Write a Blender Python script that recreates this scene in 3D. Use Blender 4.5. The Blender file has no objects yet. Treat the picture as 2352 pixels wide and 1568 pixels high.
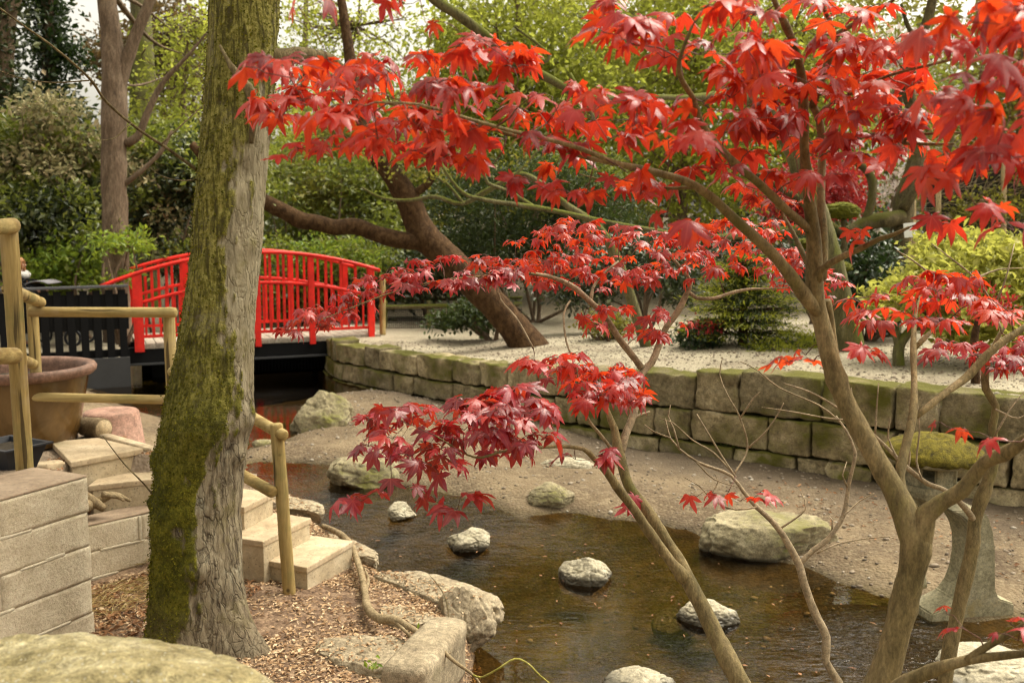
import bpy, bmesh, math, random
import numpy as np
from mathutils import Vector

# ------------------------------------------------------------------ camera, sky, sun, exposure
scene = bpy.context.scene
C = scene.collection
EYE = 2.15                      # metres above the pond's water level (z = 0)
F_PX = 35 / 36 * 2352           # focal length in pixels of a 2352 px wide view
PITCH = math.atan(264 / F_PX)
cam_d = bpy.data.cameras.new('camera')
cam_d.lens = 35; cam_d.sensor_width = 36; cam_d.clip_start = 0.05; cam_d.clip_end = 600
cam_d.dof.use_dof = True; cam_d.dof.focus_distance = 2.9; cam_d.dof.aperture_fstop = 5.6
cam_d.dof.aperture_blades = 9
cam = bpy.data.objects.new('camera', cam_d); C.objects.link(cam)
cam.location = (0, 0, EYE); cam.rotation_euler = (math.pi / 2 - PITCH, 0, 0)
scene.camera = cam

SUN_EL, SUN_AZ = math.radians(62), math.radians(62)    # azimuth from +Y clockwise: high, beyond the right side
world = bpy.data.worlds.new('World'); scene.world = world; world.use_nodes = True
wn = world.node_tree; wn.nodes.clear()
w_out = wn.nodes.new('ShaderNodeOutputWorld'); w_bg = wn.nodes.new('ShaderNodeBackground')
w_sky = wn.nodes.new('ShaderNodeTexSky'); w_sky.sky_type = 'NISHITA'; w_sky.sun_disc = False
w_sky.sun_elevation = SUN_EL; w_sky.sun_rotation = SUN_AZ
w_sky.dust_density = 7.0; w_sky.air_density = 1.0; w_sky.ozone_density = 1.0
w_hs = wn.nodes.new('ShaderNodeHueSaturation'); w_hs.inputs['Saturation'].default_value = 0.12
w_mx = wn.nodes.new('ShaderNodeMixRGB'); w_mx.blend_type = 'MULTIPLY'; w_mx.inputs[0].default_value = 1
w_mx.inputs[2].default_value = (1.0, 0.94, 0.79, 1)
wn.links.new(w_sky.outputs[0], w_hs.inputs['Color']); wn.links.new(w_hs.outputs[0], w_mx.inputs[1])
wn.links.new(w_mx.outputs[0], w_bg.inputs[0]); w_bg.inputs[1].default_value = 0.15
wn.links.new(w_bg.outputs[0], w_out.inputs[0])
sun_d = bpy.data.lights.new('sun', 'SUN'); sun_d.energy = 0.65; sun_d.angle = math.radians(28); sun_d.color = (1, 0.94, 0.85)
sun = bpy.data.objects.new('sun', sun_d); C.objects.link(sun)
sv = Vector((math.sin(SUN_AZ) * math.cos(SUN_EL), math.cos(SUN_AZ) * math.cos(SUN_EL), math.sin(SUN_EL)))
sun.rotation_euler = sv.to_track_quat('Z', 'Y').to_euler(); sun.location = sv * 40
scene.view_settings.view_transform = 'Standard'; scene.view_settings.look = 'None'
scene.view_settings.exposure = 1.38; scene.view_settings.gamma = 1
scene.render.engine = 'CYCLES'
scene.cycles.max_bounces = 7; scene.cycles.transparent_max_bounces = 8
scene.cycles.filter_width = 1.15; scene.cycles.diffuse_bounces = 2; scene.cycles.glossy_bounces = 3; scene.cycles.transmission_bounces = 4
scene.cycles.caustics_reflective = False; scene.cycles.caustics_refractive = False

RNG = np.random.default_rng(7)
cp, sp = math.cos(PITCH), math.sin(PITCH)

def P(x, y, d):
    """world point seen at view pixel (x, y) of a 2352 x 1568 view, d metres along the optical axis"""
    r = (x - 1176) / F_PX * d; u = (784 - y) / F_PX * d
    return np.array([r, d * cp + u * sp, EYE - d * sp + u * cp])

def G(x, y, z):
    """world point seen at view pixel (x, y) on the level plane z"""
    d = (z - EYE) / (-sp + (784 - y) / F_PX * cp)
    return P(x, y, d)

# ------------------------------------------------------------------ numeric noise
def _hash(ix, iy, iz, seed):
    h = (ix * 374761393 + iy * 668265263 + iz * 2147483647 + seed * 1274126177) & 0xFFFFFFFF
    h = ((h ^ (h >> 13)) * 1274126177) & 0xFFFFFFFF
    h = ((h ^ (h >> 16)) * 2246822519) & 0xFFFFFFFF
    return ((h ^ (h >> 15)) & 0xFFFF) / 65535.0

def vnoise(p, seed=0):
    p = np.asarray(p, float); i = np.floor(p).astype(np.int64); f = p - i; f = f * f * (3 - 2 * f)
    r = 0
    for dx in (0, 1):
        for dy in (0, 1):
            for dz in (0, 1):
                w = (f[..., 0] if dx else 1 - f[..., 0]) * (f[..., 1] if dy else 1 - f[..., 1]) * (f[..., 2] if dz else 1 - f[..., 2])
                r = r + w * _hash(i[..., 0] + dx, i[..., 1] + dy, i[..., 2] + dz, seed)
    return r * 2 - 1

def fbm(p, oct=4, seed=0):
    p = np.asarray(p, float); a = 1; r = 0; t = 0
    for k in range(oct):
        r = r + a * vnoise(p * 2 ** k, seed + k * 17); t += a; a *= 0.5
    return r / t

def sstep(a, b, x):
    t = np.clip((x - a) / (b - a), 0, 1); return t * t * (3 - 2 * t)

# ------------------------------------------------------------------ objects
def thing(name, label, cat, loc, group=None):
    o = bpy.data.objects.new(name, None); C.objects.link(o)
    o.location = tuple(float(v) for v in loc); o.empty_display_size = 0.1
    o['label'] = label; o['category'] = cat
    if group: o['group'] = group
    return o

def root_loc(o):
    v = np.zeros(3)
    while o is not None:
        v += np.array(o.location); o = o.parent
    return v

class MB:
    """collects pieces of geometry and links them as ONE mesh object"""
    def __init__(s): s.V = []; s.L = []; s.T = []; s.n = 0; s.A = []
    def add(s, V, F, attr=None):
        V = np.asarray(V, float).reshape(-1, 3)
        Fs = F if isinstance(F, list) else [F]
        for f in Fs:
            f = np.asarray(f, np.int64)
            if f.size == 0: continue
            s.L.append((f + s.n).ravel()); s.T.append(np.full(len(f), f.shape[1], np.int32))
        s.V.append(V); s.n += len(V)
        s.A.append(np.zeros(len(V)) if attr is None else np.asarray(attr, float))
        return s
    def build(s, name, mat, parent=None, smooth=True, base=None, attr=None):
        V = np.concatenate(s.V); L = np.concatenate(s.L); T = np.concatenate(s.T)
        loc = np.zeros(3)
        if parent is not None: V = V - root_loc(parent)
        elif base is not None: loc = np.asarray(base, float); V = V - loc
        me = bpy.data.meshes.new(name)
        me.vertices.add(len(V)); me.vertices.foreach_set('co', V.astype(np.float32).ravel())
        me.loops.add(len(L)); me.loops.foreach_set('vertex_index', L.astype(np.int32))
        me.polygons.add(len(T)); st = np.zeros(len(T), np.int32); st[1:] = np.cumsum(T)[:-1]
        me.polygons.foreach_set('loop_start', st)
        try: me.polygons.foreach_set('loop_total', T)
        except Exception: pass
        me.polygons.foreach_set('use_smooth', np.full(len(T), smooth))
        if attr:
            a = me.attributes.new(attr, 'FLOAT', 'POINT'); a.data.foreach_set('value', np.concatenate(s.A).astype(np.float32))
        me.update(calc_edges=True); me.validate()
        if mat: me.materials.append(mat)
        o = bpy.data.objects.new(name, me); C.objects.link(o)
        o.location = tuple(loc)
        if parent is not None: o.parent = parent
        return o

def tag(o, label=None, cat=None, group=None, kind=None):
    if label: o['label'] = label
    if cat: o['category'] = cat
    if group: o['group'] = group
    if kind: o['kind'] = kind
    return o

def solo(name, mb, mat, base, label, cat, group=None, smooth=True, attr=None):
    return tag(mb.build(name, mat, None, smooth, base, attr), label, cat, group)

# ------------------------------------------------------------------ shapes
def resample(pts, rad, step):
    pts = np.asarray(pts, float); rad = np.asarray(rad, float)
    if len(pts) == 2:
        n = max(2, int(np.linalg.norm(pts[1] - pts[0]) / step) + 1); t = np.linspace(0, 1, n)[:, None]
        return pts[0] * (1 - t) + pts[1] * t, rad[0] * (1 - t[:, 0]) + rad[1] * t[:, 0]
    e = np.vstack([2 * pts[0] - pts[1], pts, 2 * pts[-1] - pts[-2]])
    oP, oR = [], []
    for i in range(len(pts) - 1):
        p0, p1, p2, p3 = e[i], e[i + 1], e[i + 2], e[i + 3]
        n = max(1, int(np.linalg.norm(p2 - p1) / step))
        for k in range(n):
            t = k / n
            oP.append(0.5 * ((2 * p1) + (-p0 + p2) * t + (2 * p0 - 5 * p1 + 4 * p2 - p3) * t * t + (-p0 + 3 * p1 - 3 * p2 + p3) * t ** 3))
            oR.append(rad[i] * (1 - t) + rad[i + 1] * t)
    oP.append(pts[-1]); oR.append(rad[-1])
    return np.array(oP), np.array(oR)

def tube(pts, rad, n=8, step=None, bump=0.0, bscale=20, seed=0, flat=None):
    pts = np.asarray(pts, float)
    rad = np.full(len(pts), rad, float) if np.isscalar(rad) else np.asarray(rad, float)
    if step: pts, rad = resample(pts, rad, step)
    m = len(pts); T = np.gradient(pts, axis=0); T /= np.linalg.norm(T, axis=1)[:, None] + 1e-12
    u = np.cross(T[0], [0.3, 0.2, 1.0]);
    if np.linalg.norm(u) < 1e-3: u = np.cross(T[0], [1, 0, 0.1])
    u /= np.linalg.norm(u); U = np.zeros((m, 3)); U[0] = u
    for i in range(1, m):
        u = U[i - 1] - T[i] * np.dot(U[i - 1], T[i]); U[i] = u / (np.linalg.norm(u) + 1e-12)
    W = np.cross(T, U); a = np.arange(n) / n * 2 * math.pi
    D = U[:, None] * np.cos(a)[None, :, None] + W[:, None] * np.sin(a)[None, :, None]
    R = np.repeat(rad[:, None], n, 1)
    if bump:
        R = R * (1 + bump * fbm((pts[:, None] + D * R[..., None]) * bscale, 3, seed))
    V = (pts[:, None] + D * R[..., None]).reshape(-1, 3)
    V = np.vstack([V, pts[0], pts[-1]])
    i = np.arange(m - 1)[:, None] * n; j = np.arange(n)[None]; j2 = (j + 1) % n
    Q = np.stack([i + j, i + j2, i + n + j2, i + n + j], -1).reshape(-1, 4)
    k = np.arange(n); k2 = (k + 1) % n
    c0 = np.stack([np.full(n, m * n), k2, k], -1); c1 = np.stack([np.full(n, m * n + 1), (m - 1) * n + k, (m - 1) * n + k2], -1)
    return V, [Q, np.vstack([c0, c1])]

def log(p0, p1, r, n=14, seed=0, over=0.0):
    """round pole with softened ends"""
    p0 = np.asarray(p0, float); p1 = np.asarray(p1, float); d = (p1 - p0); L = np.linalg.norm(d); d /= L
    p0 = p0 - d * over; p1 = p1 + d * over; L += 2 * over
    ts = np.concatenate([[0, .004, .012], np.linspace(.03, L - .03, max(4, int(L / .06))), [L - .012, L - .004, L]])
    rr = np.full(len(ts), r); rr[0] = r * .72; rr[1] = r * .9; rr[-1] = r * .72; rr[-2] = r * .9
    pts = p0 + d * ts[:, None]
    side = np.cross(d, [.3, .5, .8]); side /= np.linalg.norm(side)
    pts = pts + side * (vnoise(np.stack([ts * 1.5, ts * 0, ts * 0 + seed], -1), seed) * r * .12)[:, None]
    return tube(pts, rr, n, None, 0.05, 9, seed)

_ICO = {}
def ico(sub):
    if sub not in _ICO:
        bm = bmesh.new(); bmesh.ops.create_icosphere(bm, subdivisions=sub, radius=1)
        _ICO[sub] = (np.array([v.co[:] for v in bm.verts]), np.array([[v.index for v in f.verts] for f in bm.faces])); bm.free()
    return _ICO[sub]

def rotz(V, a):
    c, s = math.cos(a), math.sin(a); V = np.asarray(V)
    return np.stack([V[:, 0] * c - V[:, 1] * s, V[:, 0] * s + V[:, 1] * c, V[:, 2]], -1)

def rock(center, size, rot=0, seed=0, sub=6, rough=.1, cuts=9, cutd=.8, top=None, fine=.03):
    V, Fc = ico(sub); rg = np.random.default_rng(seed); V = V.copy()
    for k in range(cuts):
        n = rg.normal(size=3); n /= np.linalg.norm(n); d = cutd + rg.uniform(-.12, .12)
        h = V @ n; V = V - n * np.where(h > d, (h - d) * .93, 0)[:, None]
    if top is not None:
        V[:, 2] = np.where(V[:, 2] > top, top + (V[:, 2] - top) * .12, V[:, 2])
    nn = V / np.linalg.norm(V, axis=1)[:, None]
    V = V + nn * (rough * fbm(V * 1.6 + seed * 3.1, 4, seed) + fine * fbm(V * 7 + seed, 3, seed + 5) - (rough * .55) * (1 - sstep(0, .16, np.abs(fbm(V * 1.9 + seed * 1.3, 3, seed + 9)))) + fine * .6 * fbm(V * 18 + seed, 2, seed + 6))[:, None]
    V = rotz(V * np.asarray(size), rot) + np.asarray(center)
    return V, Fc

_CUBE = {}
def cube_grid(n):
    if n not in _CUBE:
        bm = bmesh.new(); bmesh.ops.create_cube(bm, size=2)
        bmesh.ops.subdivide_edges(bm, edges=bm.edges[:], cuts=n - 1, use_grid_fill=True)
        bm.verts.ensure_lookup_table()
        _CUBE[n] = (np.array([v.co[:] for v in bm.verts]), np.array([[v.index for v in f.verts] for f in bm.faces])); bm.free()
    return _CUBE[n]

def rbox(h, r=.01, n=6, rough=0, scale=6, seed=0):
    """rounded box, half sizes h, centred on the origin"""
    V, Fc = cube_grid(n); h = np.asarray(h, float)
    e = np.sign(V) * (1 - (1 - np.abs(V)) * 1.0)
    t = np.where(np.abs(e) > .999, e, e * (1 - .0))
    B = t * h; inner = np.clip(B, -(h - r), h - r); d = B - inner; L = np.linalg.norm(d, axis=1)[:, None] + 1e-9
    W = np.where(L > 1e-8, inner + d / L * np.minimum(L, r), B)
    if rough:
        nn = W / np.linalg.norm(W, axis=1)[:, None]
        W = W + nn * (rough * fbm((W + seed * 1.7) * scale, 3, seed))[:, None]
    return W, Fc

def bar(p0, p1, w, t, up=(0, 0, 1), r=.003, n=3):
    """square-section bar from p0 to p1; w across, t along 'up'"""
    p0 = np.asarray(p0, float); p1 = np.asarray(p1, float); d = p1 - p0; L = np.linalg.norm(d); d /= L
    s = np.cross(d, up)
    if np.linalg.norm(s) < 1e-4: s = np.cross(d, (0, 1, 0))
    s /= np.linalg.norm(s); u = np.cross(s, d)
    V, Fc = rbox((L / 2, w / 2, t / 2), r, n)
    return (p0 + p1) / 2 + V[:, :1] * d + V[:, 1:2] * s + V[:, 2:] * u, Fc

def prism(poly, z0, z1, bevel=.012):
    bm = bmesh.new()
    f = bm.faces.new([bm.verts.new((p[0], p[1], z0)) for p in poly]); f.normal_update()
    if f.normal.z > 0: f.normal_flip()
    r = bmesh.ops.extrude_face_region(bm, geom=[f])
    for v in r['geom']:
        if isinstance(v, bmesh.types.BMVert): v.co.z = z1
    bmesh.ops.recalc_face_normals(bm, faces=bm.faces[:])
    if bevel: bmesh.ops.bevel(bm, geom=bm.edges[:], offset=bevel, segments=2, profile=.6, affect='EDGES')
    bm.verts.ensure_lookup_table(); bm.verts.index_update()
    V = np.array([v.co[:] for v in bm.verts]); by = {}
    for f in bm.faces: by.setdefault(len(f.verts), []).append([v.index for v in f.verts])
    bm.free(); return V, [np.array(x) for x in by.values()]

def lathe(center, prof, n=48, wob=0, seed=0):
    prof = np.asarray(prof, float); a = np.arange(n) / n * 2 * math.pi; m = len(prof)
    V = np.stack([prof[:, :1] * np.cos(a), prof[:, :1] * np.sin(a), np.repeat(prof[:, 1:], n, 1)], -1).reshape(-1, 3)
    if wob: V = V * (1 + wob * fbm(V * 4, 3, seed))[:, None]
    i = np.arange(m - 1)[:, None] * n; j = np.arange(n)[None]; j2 = (j + 1) % n
    return V + np.asarray(center), np.stack([i + j, i + j2, i + n + j2, i + n + j], -1).reshape(-1, 4)

# ------------------------------------------------------------------ materials
def mat_new(name):
    m = bpy.data.materials.new(name); m.use_nodes = True; nt = m.node_tree; nt.nodes.clear()
    out = nt.nodes.new('ShaderNodeOutputMaterial'); return m, nt, out

class NT:
    def __init__(s, nt): s.nt = nt
    def n(s, t, ins=None, **kw):
        x = s.nt.nodes.new(t)
        for k, v in kw.items(): setattr(x, k, v)
        for k, v in (ins or {}).items():
            if hasattr(v, 'is_output'): s.nt.links.new(v, x.inputs[k])
            else: x.inputs[k].default_value = v
        return x
    def coord(s, scale=(1, 1, 1), kind='Object'):
        c = s.n('ShaderNodeTexCoord'); m = s.n('ShaderNodeMapping', {'Scale': scale}); s.nt.links.new(c.outputs[kind], m.inputs[0]); return m.outputs[0]
    def noise(s, vec, scale, detail=5, rough=.6, dist=0):
        return s.n('ShaderNodeTexNoise', {'Vector': vec, 'Scale': scale, 'Detail': detail, 'Roughness': rough, 'Distortion': dist}).outputs['Fac']
    def ramp(s, fac, stops, interp='LINEAR'):
        r = s.n('ShaderNodeValToRGB', {'Fac': fac}); cr = r.color_ramp; cr.interpolation = interp
        while len(cr.elements) < len(stops): cr.elements.new(.5)
        for e, (p, c) in zip(cr.elements, stops): e.position = p; e.color = (*c, 1) if len(c) == 3 else c
        return r.outputs[0]
    def val(s, fac, a, b, lo=0., hi=1.):
        return s.n('ShaderNodeMapRange', {'Value': fac, 'From Min': a, 'From Max': b, 'To Min': lo, 'To Max': hi}, clamp=True).outputs[0]
    def math(s, op, a, b=0.):
        return s.n('ShaderNodeMath', {0: a, 1: b}, operation=op).outputs[0]
    def mix(s, fac, a, b, mode='MIX'):
        conv = lambda c: (*c, 1) if isinstance(c, tuple) and len(c) == 3 else c
        return s.n('ShaderNodeMixRGB', {0: fac, 1: conv(a), 2: conv(b)}, blend_type=mode).outputs[0]
    def bump(s, h, strength=.5, dist=.01, normal=None):
        i = {'Height': h, 'Strength': strength, 'Distance': dist}
        if normal is not None: i['Normal'] = normal
        return s.n('ShaderNodeBump', i).outputs[0]
    def attr(s, name): return s.n('ShaderNodeAttribute', attribute_name=name).outputs['Fac']
    def nz(s):
        g = s.n('ShaderNodeNewGeometry'); return s.n('ShaderNodeSeparateXYZ', {0: g.outputs['Normal']}).outputs

def stone(name, cols, scale=5, rough=.85, bump=.6, bdist=.012, moss=None, moss_lo=.5, wet=None, stretch=(1, 1, 1), spec=.3, up=.5, speck=None, isl=0., grain=1.):
    """weathered mineral surface: mottled ramp, grain, optional moss that grows by noise and on upward faces"""
    m, nt, out = mat_new(name); t = NT(nt); v = t.coord(stretch)
    n1 = t.noise(v, scale, 6, .65, .4); n2 = t.noise(v, scale * 6, 4, .7); n3 = t.noise(v, scale * .45, 3, .5)
    k = len(cols); col = t.ramp(n1, [(.28 + .44 * i / (k - 1), c) for i, c in enumerate(cols)])
    col = t.mix(.75 * grain, col, t.ramp(n2, [(.3, (.22, .22, .22)), (.5, (.5, .5, .5)), (.72, (.82, .82, .82))]), 'OVERLAY')
    n4 = t.noise(v, scale * 22, 3, .7); col = t.mix(.45 * grain, col, t.ramp(n4, [(.32, (.22, .22, .22)), (.68, (.78, .78, .78))]), 'OVERLAY')
    if isl:
        ri = t.n('ShaderNodeNewGeometry').outputs['Random Per Island']
        col = t.mix(1., col, t.ramp(ri, [(0, (1 - isl, 1 - isl, 1 - isl)), (.5, (1, .97, .92)), (1, (1 + isl, 1 + isl, 1 + isl))]), 'MULTIPLY')
    if speck:
        vo = t.n('ShaderNodeTexVoronoi', {'Vector': v, 'Scale': scale * 9}).outputs['Distance']
        col = t.mix(t.val(vo, .12, .22, .8, 0.), col, speck)
    if moss:
        mk = t.math('ADD', n3, t.math('MULTIPLY', t.nz()[2], up * .3)); mk = t.math('ADD', mk, t.math('MULTIPLY', n2, .22))
        mk = t.val(mk, moss_lo + .1, moss_lo + .28)
        col = t.mix(mk, col, t.mix(n2, moss, tuple(c * 2.2 for c in moss)))
    b = t.n('ShaderNodeBsdfPrincipled', {'Base Color': col, 'Roughness': rough, 'Specular IOR Level': spec})
    if wet:   # dark wet band just above the water line, a property of a stone standing in water
        g = t.n('ShaderNodeNewGeometry'); z = t.n('ShaderNodeSeparateXYZ', {0: g.outputs['Position']}).outputs[2]
        zz = t.math('ADD', z, t.math('MULTIPLY', n1, -.03)); wm = t.val(zz, wet - .016, wet + .012, .88, 0.)
        col = t.mix(wm, col, (.05, .043, .03)); nt.links.new(col, b.inputs['Base Color'])
        nt.links.new(t.val(wm, 0., 1., rough, .25), b.inputs['Roughness'])
    h = t.math('ADD', t.math('ADD', t.math('MULTIPLY', n1, .6), t.math('MULTIPLY', n2, .5)), t.math('MULTIPLY', n4, .2))
    nt.links.new(t.bump(h, bump, bdist), b.inputs['Normal']); nt.links.new(b.outputs[0], out.inputs[0])
    return m

def bark(name, cols, scale=8, stretch=(1, 1, .18), bump=.8, bdist=.02, moss=None, moss_lo=.5, rough=.9, up=1., kind='Object'):
    return stone(name, cols, scale, rough, bump, bdist, moss, moss_lo, None, stretch, .2, up)

def paint(name, col, rough=.4, var=.15, bump=.1, spec=.4, scale=6):
    m, nt, out = mat_new(name); t = NT(nt); v = t.coord()
    n = t.noise(v, scale, 6, .65); n2 = t.noise(v, scale * 8, 3, .6)
    c = t.mix(t.val(n, .3, .75), tuple(x * (1 - var) for x in col), tuple(min(1, x * (1 + var)) for x in col))
    b = t.n('ShaderNodeBsdfPrincipled', {'Base Color': c, 'Roughness': rough, 'Specular IOR Level': spec})
    nt.links.new(t.val(n, .2, .8, rough - .08, rough + .15), b.inputs['Roughness'])
    nt.links.new(t.bump(n2, bump, .004), b.inputs['Normal']); nt.links.new(b.outputs[0], out.inputs[0]); return m

def leafmat(name, cols, trans=None, tmix=.4, rough=.5, spec=.3, clump=None, cscale=1.2):
    m, nt, out = mat_new(name); t = NT(nt); g = t.n('ShaderNodeNewGeometry')
    r = g.outputs['Random Per Island']; k = len(cols)
    col = t.ramp(r, [(i / (k - 1), c) for i, c in enumerate(cols)])
    if clump:
        n = t.noise(t.coord(), cscale, 2, .5); col = t.mix(t.val(n, .42, .62, 0., .75), col, clump)
    b = t.n('ShaderNodeBsdfPrincipled', {'Base Color': col, 'Roughness': rough, 'Specular IOR Level': spec})
    tc = t.mix(1., col, trans, 'MULTIPLY') if trans and max(trans) > 1.01 else (trans or (.3, .4, .05))
    tr = t.n('ShaderNodeBsdfTranslucent', {'Color': tc if hasattr(tc, 'is_output') else (*tc, 1)})
    mx = t.n('ShaderNodeMixShader', {0: tmix, 1: b.outputs[0], 2: tr.outputs[0]})
    nt.links.new(mx.outputs[0], out.inputs[0]); return m

M = {}
# ------------------------------------------------------------------ terrain
def lst(px, z): return [tuple(G(x, y, z)[:2]) for x, y in px]
BANK = [(-2.5, 7.6)] + lst([(600, 1112), (660, 1150), (740, 1202), (800, 1250), (850, 1300), (905, 1318), (1000, 1350), (1095, 1412), (1085, 1480), (1040, 1570)], .20) + \
       [(-.3, 3.95), (.1, 3.62), (1.0, 3.5), (2.2, 3.5), (4, 3.6), (9, 3.9), (60, 4), (60, -60), (-60, -60), (-60, 4), (-4, 4.3), (-2.6, 5.2)]
SAND = lst([(570, 1040), (660, 1030), (700, 1000), (690, 960), (730, 925), (850, 908), (950, 920), (1150, 965), (1500, 1030)], .03) + \
       [(3.0, 8.6), (4.2, 7.4), (7, 6.3)] + [(7, 4.9)] + lst([(2352, 1420), (2200, 1425), (2060, 1380), (1950, 1335), (1860, 1300), (1760, 1270), (1680, 1250), (1600, 1218), (1500, 1198), (1320, 1186), (1200, 1198),
       (1080, 1165), (900, 1125), (760, 1088), (600, 1080)], .02) + [(-2.5, 7.9)]
SHORE = [(-2.3, 6.3), (-2.15, 7.8), (-2.35, 8.3), (-2.9, 9.3), (-3.6, 10.4), (-4.9, 11.8), (-5.4, 12.6), (-9, 12.6), (-60, 12), (-60, 6), (-4, 6)]
TERR = [(-2.27, 4.2), (-2.17, 4.42), (-2.44, 5.2), (-2.56, 5.55), (-2.36, 5.82), (-2.10, 5.78), (-2.5, 6.25), (-3.1, 6.8), (-4.2, 7.2), (-60, 8), (-60, 3.0), (-2.82, 3.0)]
MIDT = [(-2.40, 5.33), (-2.03, 5.72), (-1.75, 5.80), (-1.6, 6.05), (-1.95, 6.3), (-2.7, 6.3), (-2.7, 5.4)]
WALL = [(-2.62, 14.25), (-2.35, 13.3), (-1.55, 12.35), (-.72, 11.55), (.33, 10.25), (1.32, 9.45), (2.05, 8.85), (2.85, 8.15), (3.8, 7.3), (5.0, 6.6), (7.5, 5.9)]
WTOP = [.60, .60, .62, .60, .70, .78, .83, .88, .90, .92, .92]
WALLN = np.array(WALL)
def offset_line(L, d):
    L = np.asarray(L, float); T = np.gradient(L, axis=0); T /= np.linalg.norm(T, axis=1)[:, None]
    return L + np.stack([-T[:, 1], T[:, 0]], -1) * d
WB = offset_line(WALL, .16)
PLAT = [tuple(p) for p in WB] + [(20, 5.6), (60, 5.4), (160, 5), (160, 170), (-160, 170), (-160, 12.8), (-9, 12.8), (-6.2, 12.3), (-5.35, 12.7), (-5.15, 13.0), (-5.8, 15), (-6.2, 19), (-3.8, 19), (-3.2, 16.5)]

def sdist(poly, X, Y):
    """signed distance, positive inside"""
    P_ = np.asarray(poly, float); Q_ = np.roll(P_, -1, 0); d = np.full(X.shape, 1e9); ins = np.zeros(X.shape, bool)
    for (x0, y0), (x1, y1) in zip(P_, Q_):
        ex, ey = x1 - x0, y1 - y0; t = np.clip(((X - x0) * ex + (Y - y0) * ey) / (ex * ex + ey * ey + 1e-12), 0, 1)
        d = np.minimum(d, np.hypot(X - x0 - t * ex, Y - y0 - t * ey))
        c = ((y0 > Y) != (y1 > Y)) & (X < ex * (Y - y0) / (ey + (1e-12 if ey == 0 else 0)) + x0); ins ^= c
    return np.where(ins, d, -d)

def ptop(X):
    return np.interp(X, WALLN[:, 0], WTOP)

def level(X, Y):
    """the stream drops a hand's breadth over a short riffle; slope added so it mirrors the sky"""
    return .095 * sstep(6.15, 7.55, Y) * sstep(1.3, -.2, X)

def terrain(X, Y, masks=False):
    X = np.asarray(X, float); Y = np.asarray(Y, float); p = np.stack([X, Y, X * 0], -1)
    n = fbm(p * 1.3, 4, 3); nf = fbm(p * 6, 3, 9)
    z = -.20 + .05 * n + .012 * nf - .4 * sstep(9., 11.5, Y)
    ds = sdist(SAND, X, Y) + .08 * n; zs = np.clip(ds * .22, -.25, .075) + .018 * nf + .02 * n * (ds > .2); z = np.maximum(z, np.where(ds > -1, zs, -9))
    z = z + level(X, Y)
    dh = sdist(SHORE, X, Y) + .1 * n; zh = level(X, Y) + np.clip(dh * .35, -.3, .28) + .02 * nf; z = np.maximum(z, np.where(dh > -1, zh, -9))
    db = sdist(BANK, X, Y) + .05 * n
    zb = -.25 + .47 * sstep(-.10, .08, db) + .02 * n + .012 * nf + .28 * sstep(3.6, 2.4, Y) * sstep(-.4, .4, db) + .05 * sstep(0.1, .8, db); z = np.maximum(z, np.where(db > -.12, zb, -9))
    dm = sdist(MIDT, X, Y); z = np.maximum(z, np.where(dm > -.03, .52 + .02 * nf + .10 * sstep(5.5, 5.8, Y), -9))
    dt = sdist(TERR, X, Y); z = np.maximum(z, np.where(dt > -.02, .80 + .015 * nf + .17 * sstep(5.3, 4.7, Y), -9))
    dp = sdist(PLAT, X, Y)
    far = sstep(18, 40, Y) * .5 + sstep(60, 160, np.hypot(X, Y)) * 3
    zp = np.where(Y > 13, ptop(X) * 0 + np.interp(Y, [13, 15], [0, 1]) * .60 + (1 - np.interp(Y, [13, 15], [0, 1])) * ptop(X), ptop(X)) - .03 + .018 * n + .006 * nf + far
    z = np.maximum(z, np.where(dp > 0, zp, -9))
    if not masks: return z
    wl = np.min(np.stack([np.hypot(X - (a[0] * (1 - t) + b[0] * t), Y - (a[1] * (1 - t) + b[1] * t)) for a, b in zip(WALL[1:-1], WALL[2:]) for t in (0, .25, .5, .75)]), 0)
    global MUD
    MUD = sstep(1.25, .35, wl + .35 * n)
    grav = (dp > -.02) * 1.0; chips = sstep(-.08, .04, db) * (Y > 3.0) ; terr = np.maximum(dt > -.02, dm > -.03) * 1.0
    return z, grav, chips, terr

def zt(x, y): return float(terrain(np.array([x]), np.array([y]))[0])

gx = np.unique(np.concatenate([np.arange(-6, 8, .045), -6 - np.geomspace(.1, 154, 40), 8 + np.geomspace(.1, 152, 40)]))
gy = np.unique(np.concatenate([np.arange(2.6, 15, .045), 15 + np.geomspace(.1, 155, 50), 2.6 - np.geomspace(.1, 62, 26)]))
GX, GY = np.meshgrid(gx, gy); Z, mg, mc, mt_ = terrain(GX, GY, True); mud_ = MUD
V = np.stack([GX, GY, Z], -1).reshape(-1, 3); nx, ny = len(gx), len(gy)
i = np.arange(ny - 1)[:, None] * nx; j = np.arange(nx - 1)[None]
Q = np.stack([i + j, i + j + 1, i + nx + j + 1, i + nx + j], -1).reshape(-1, 4)

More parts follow.
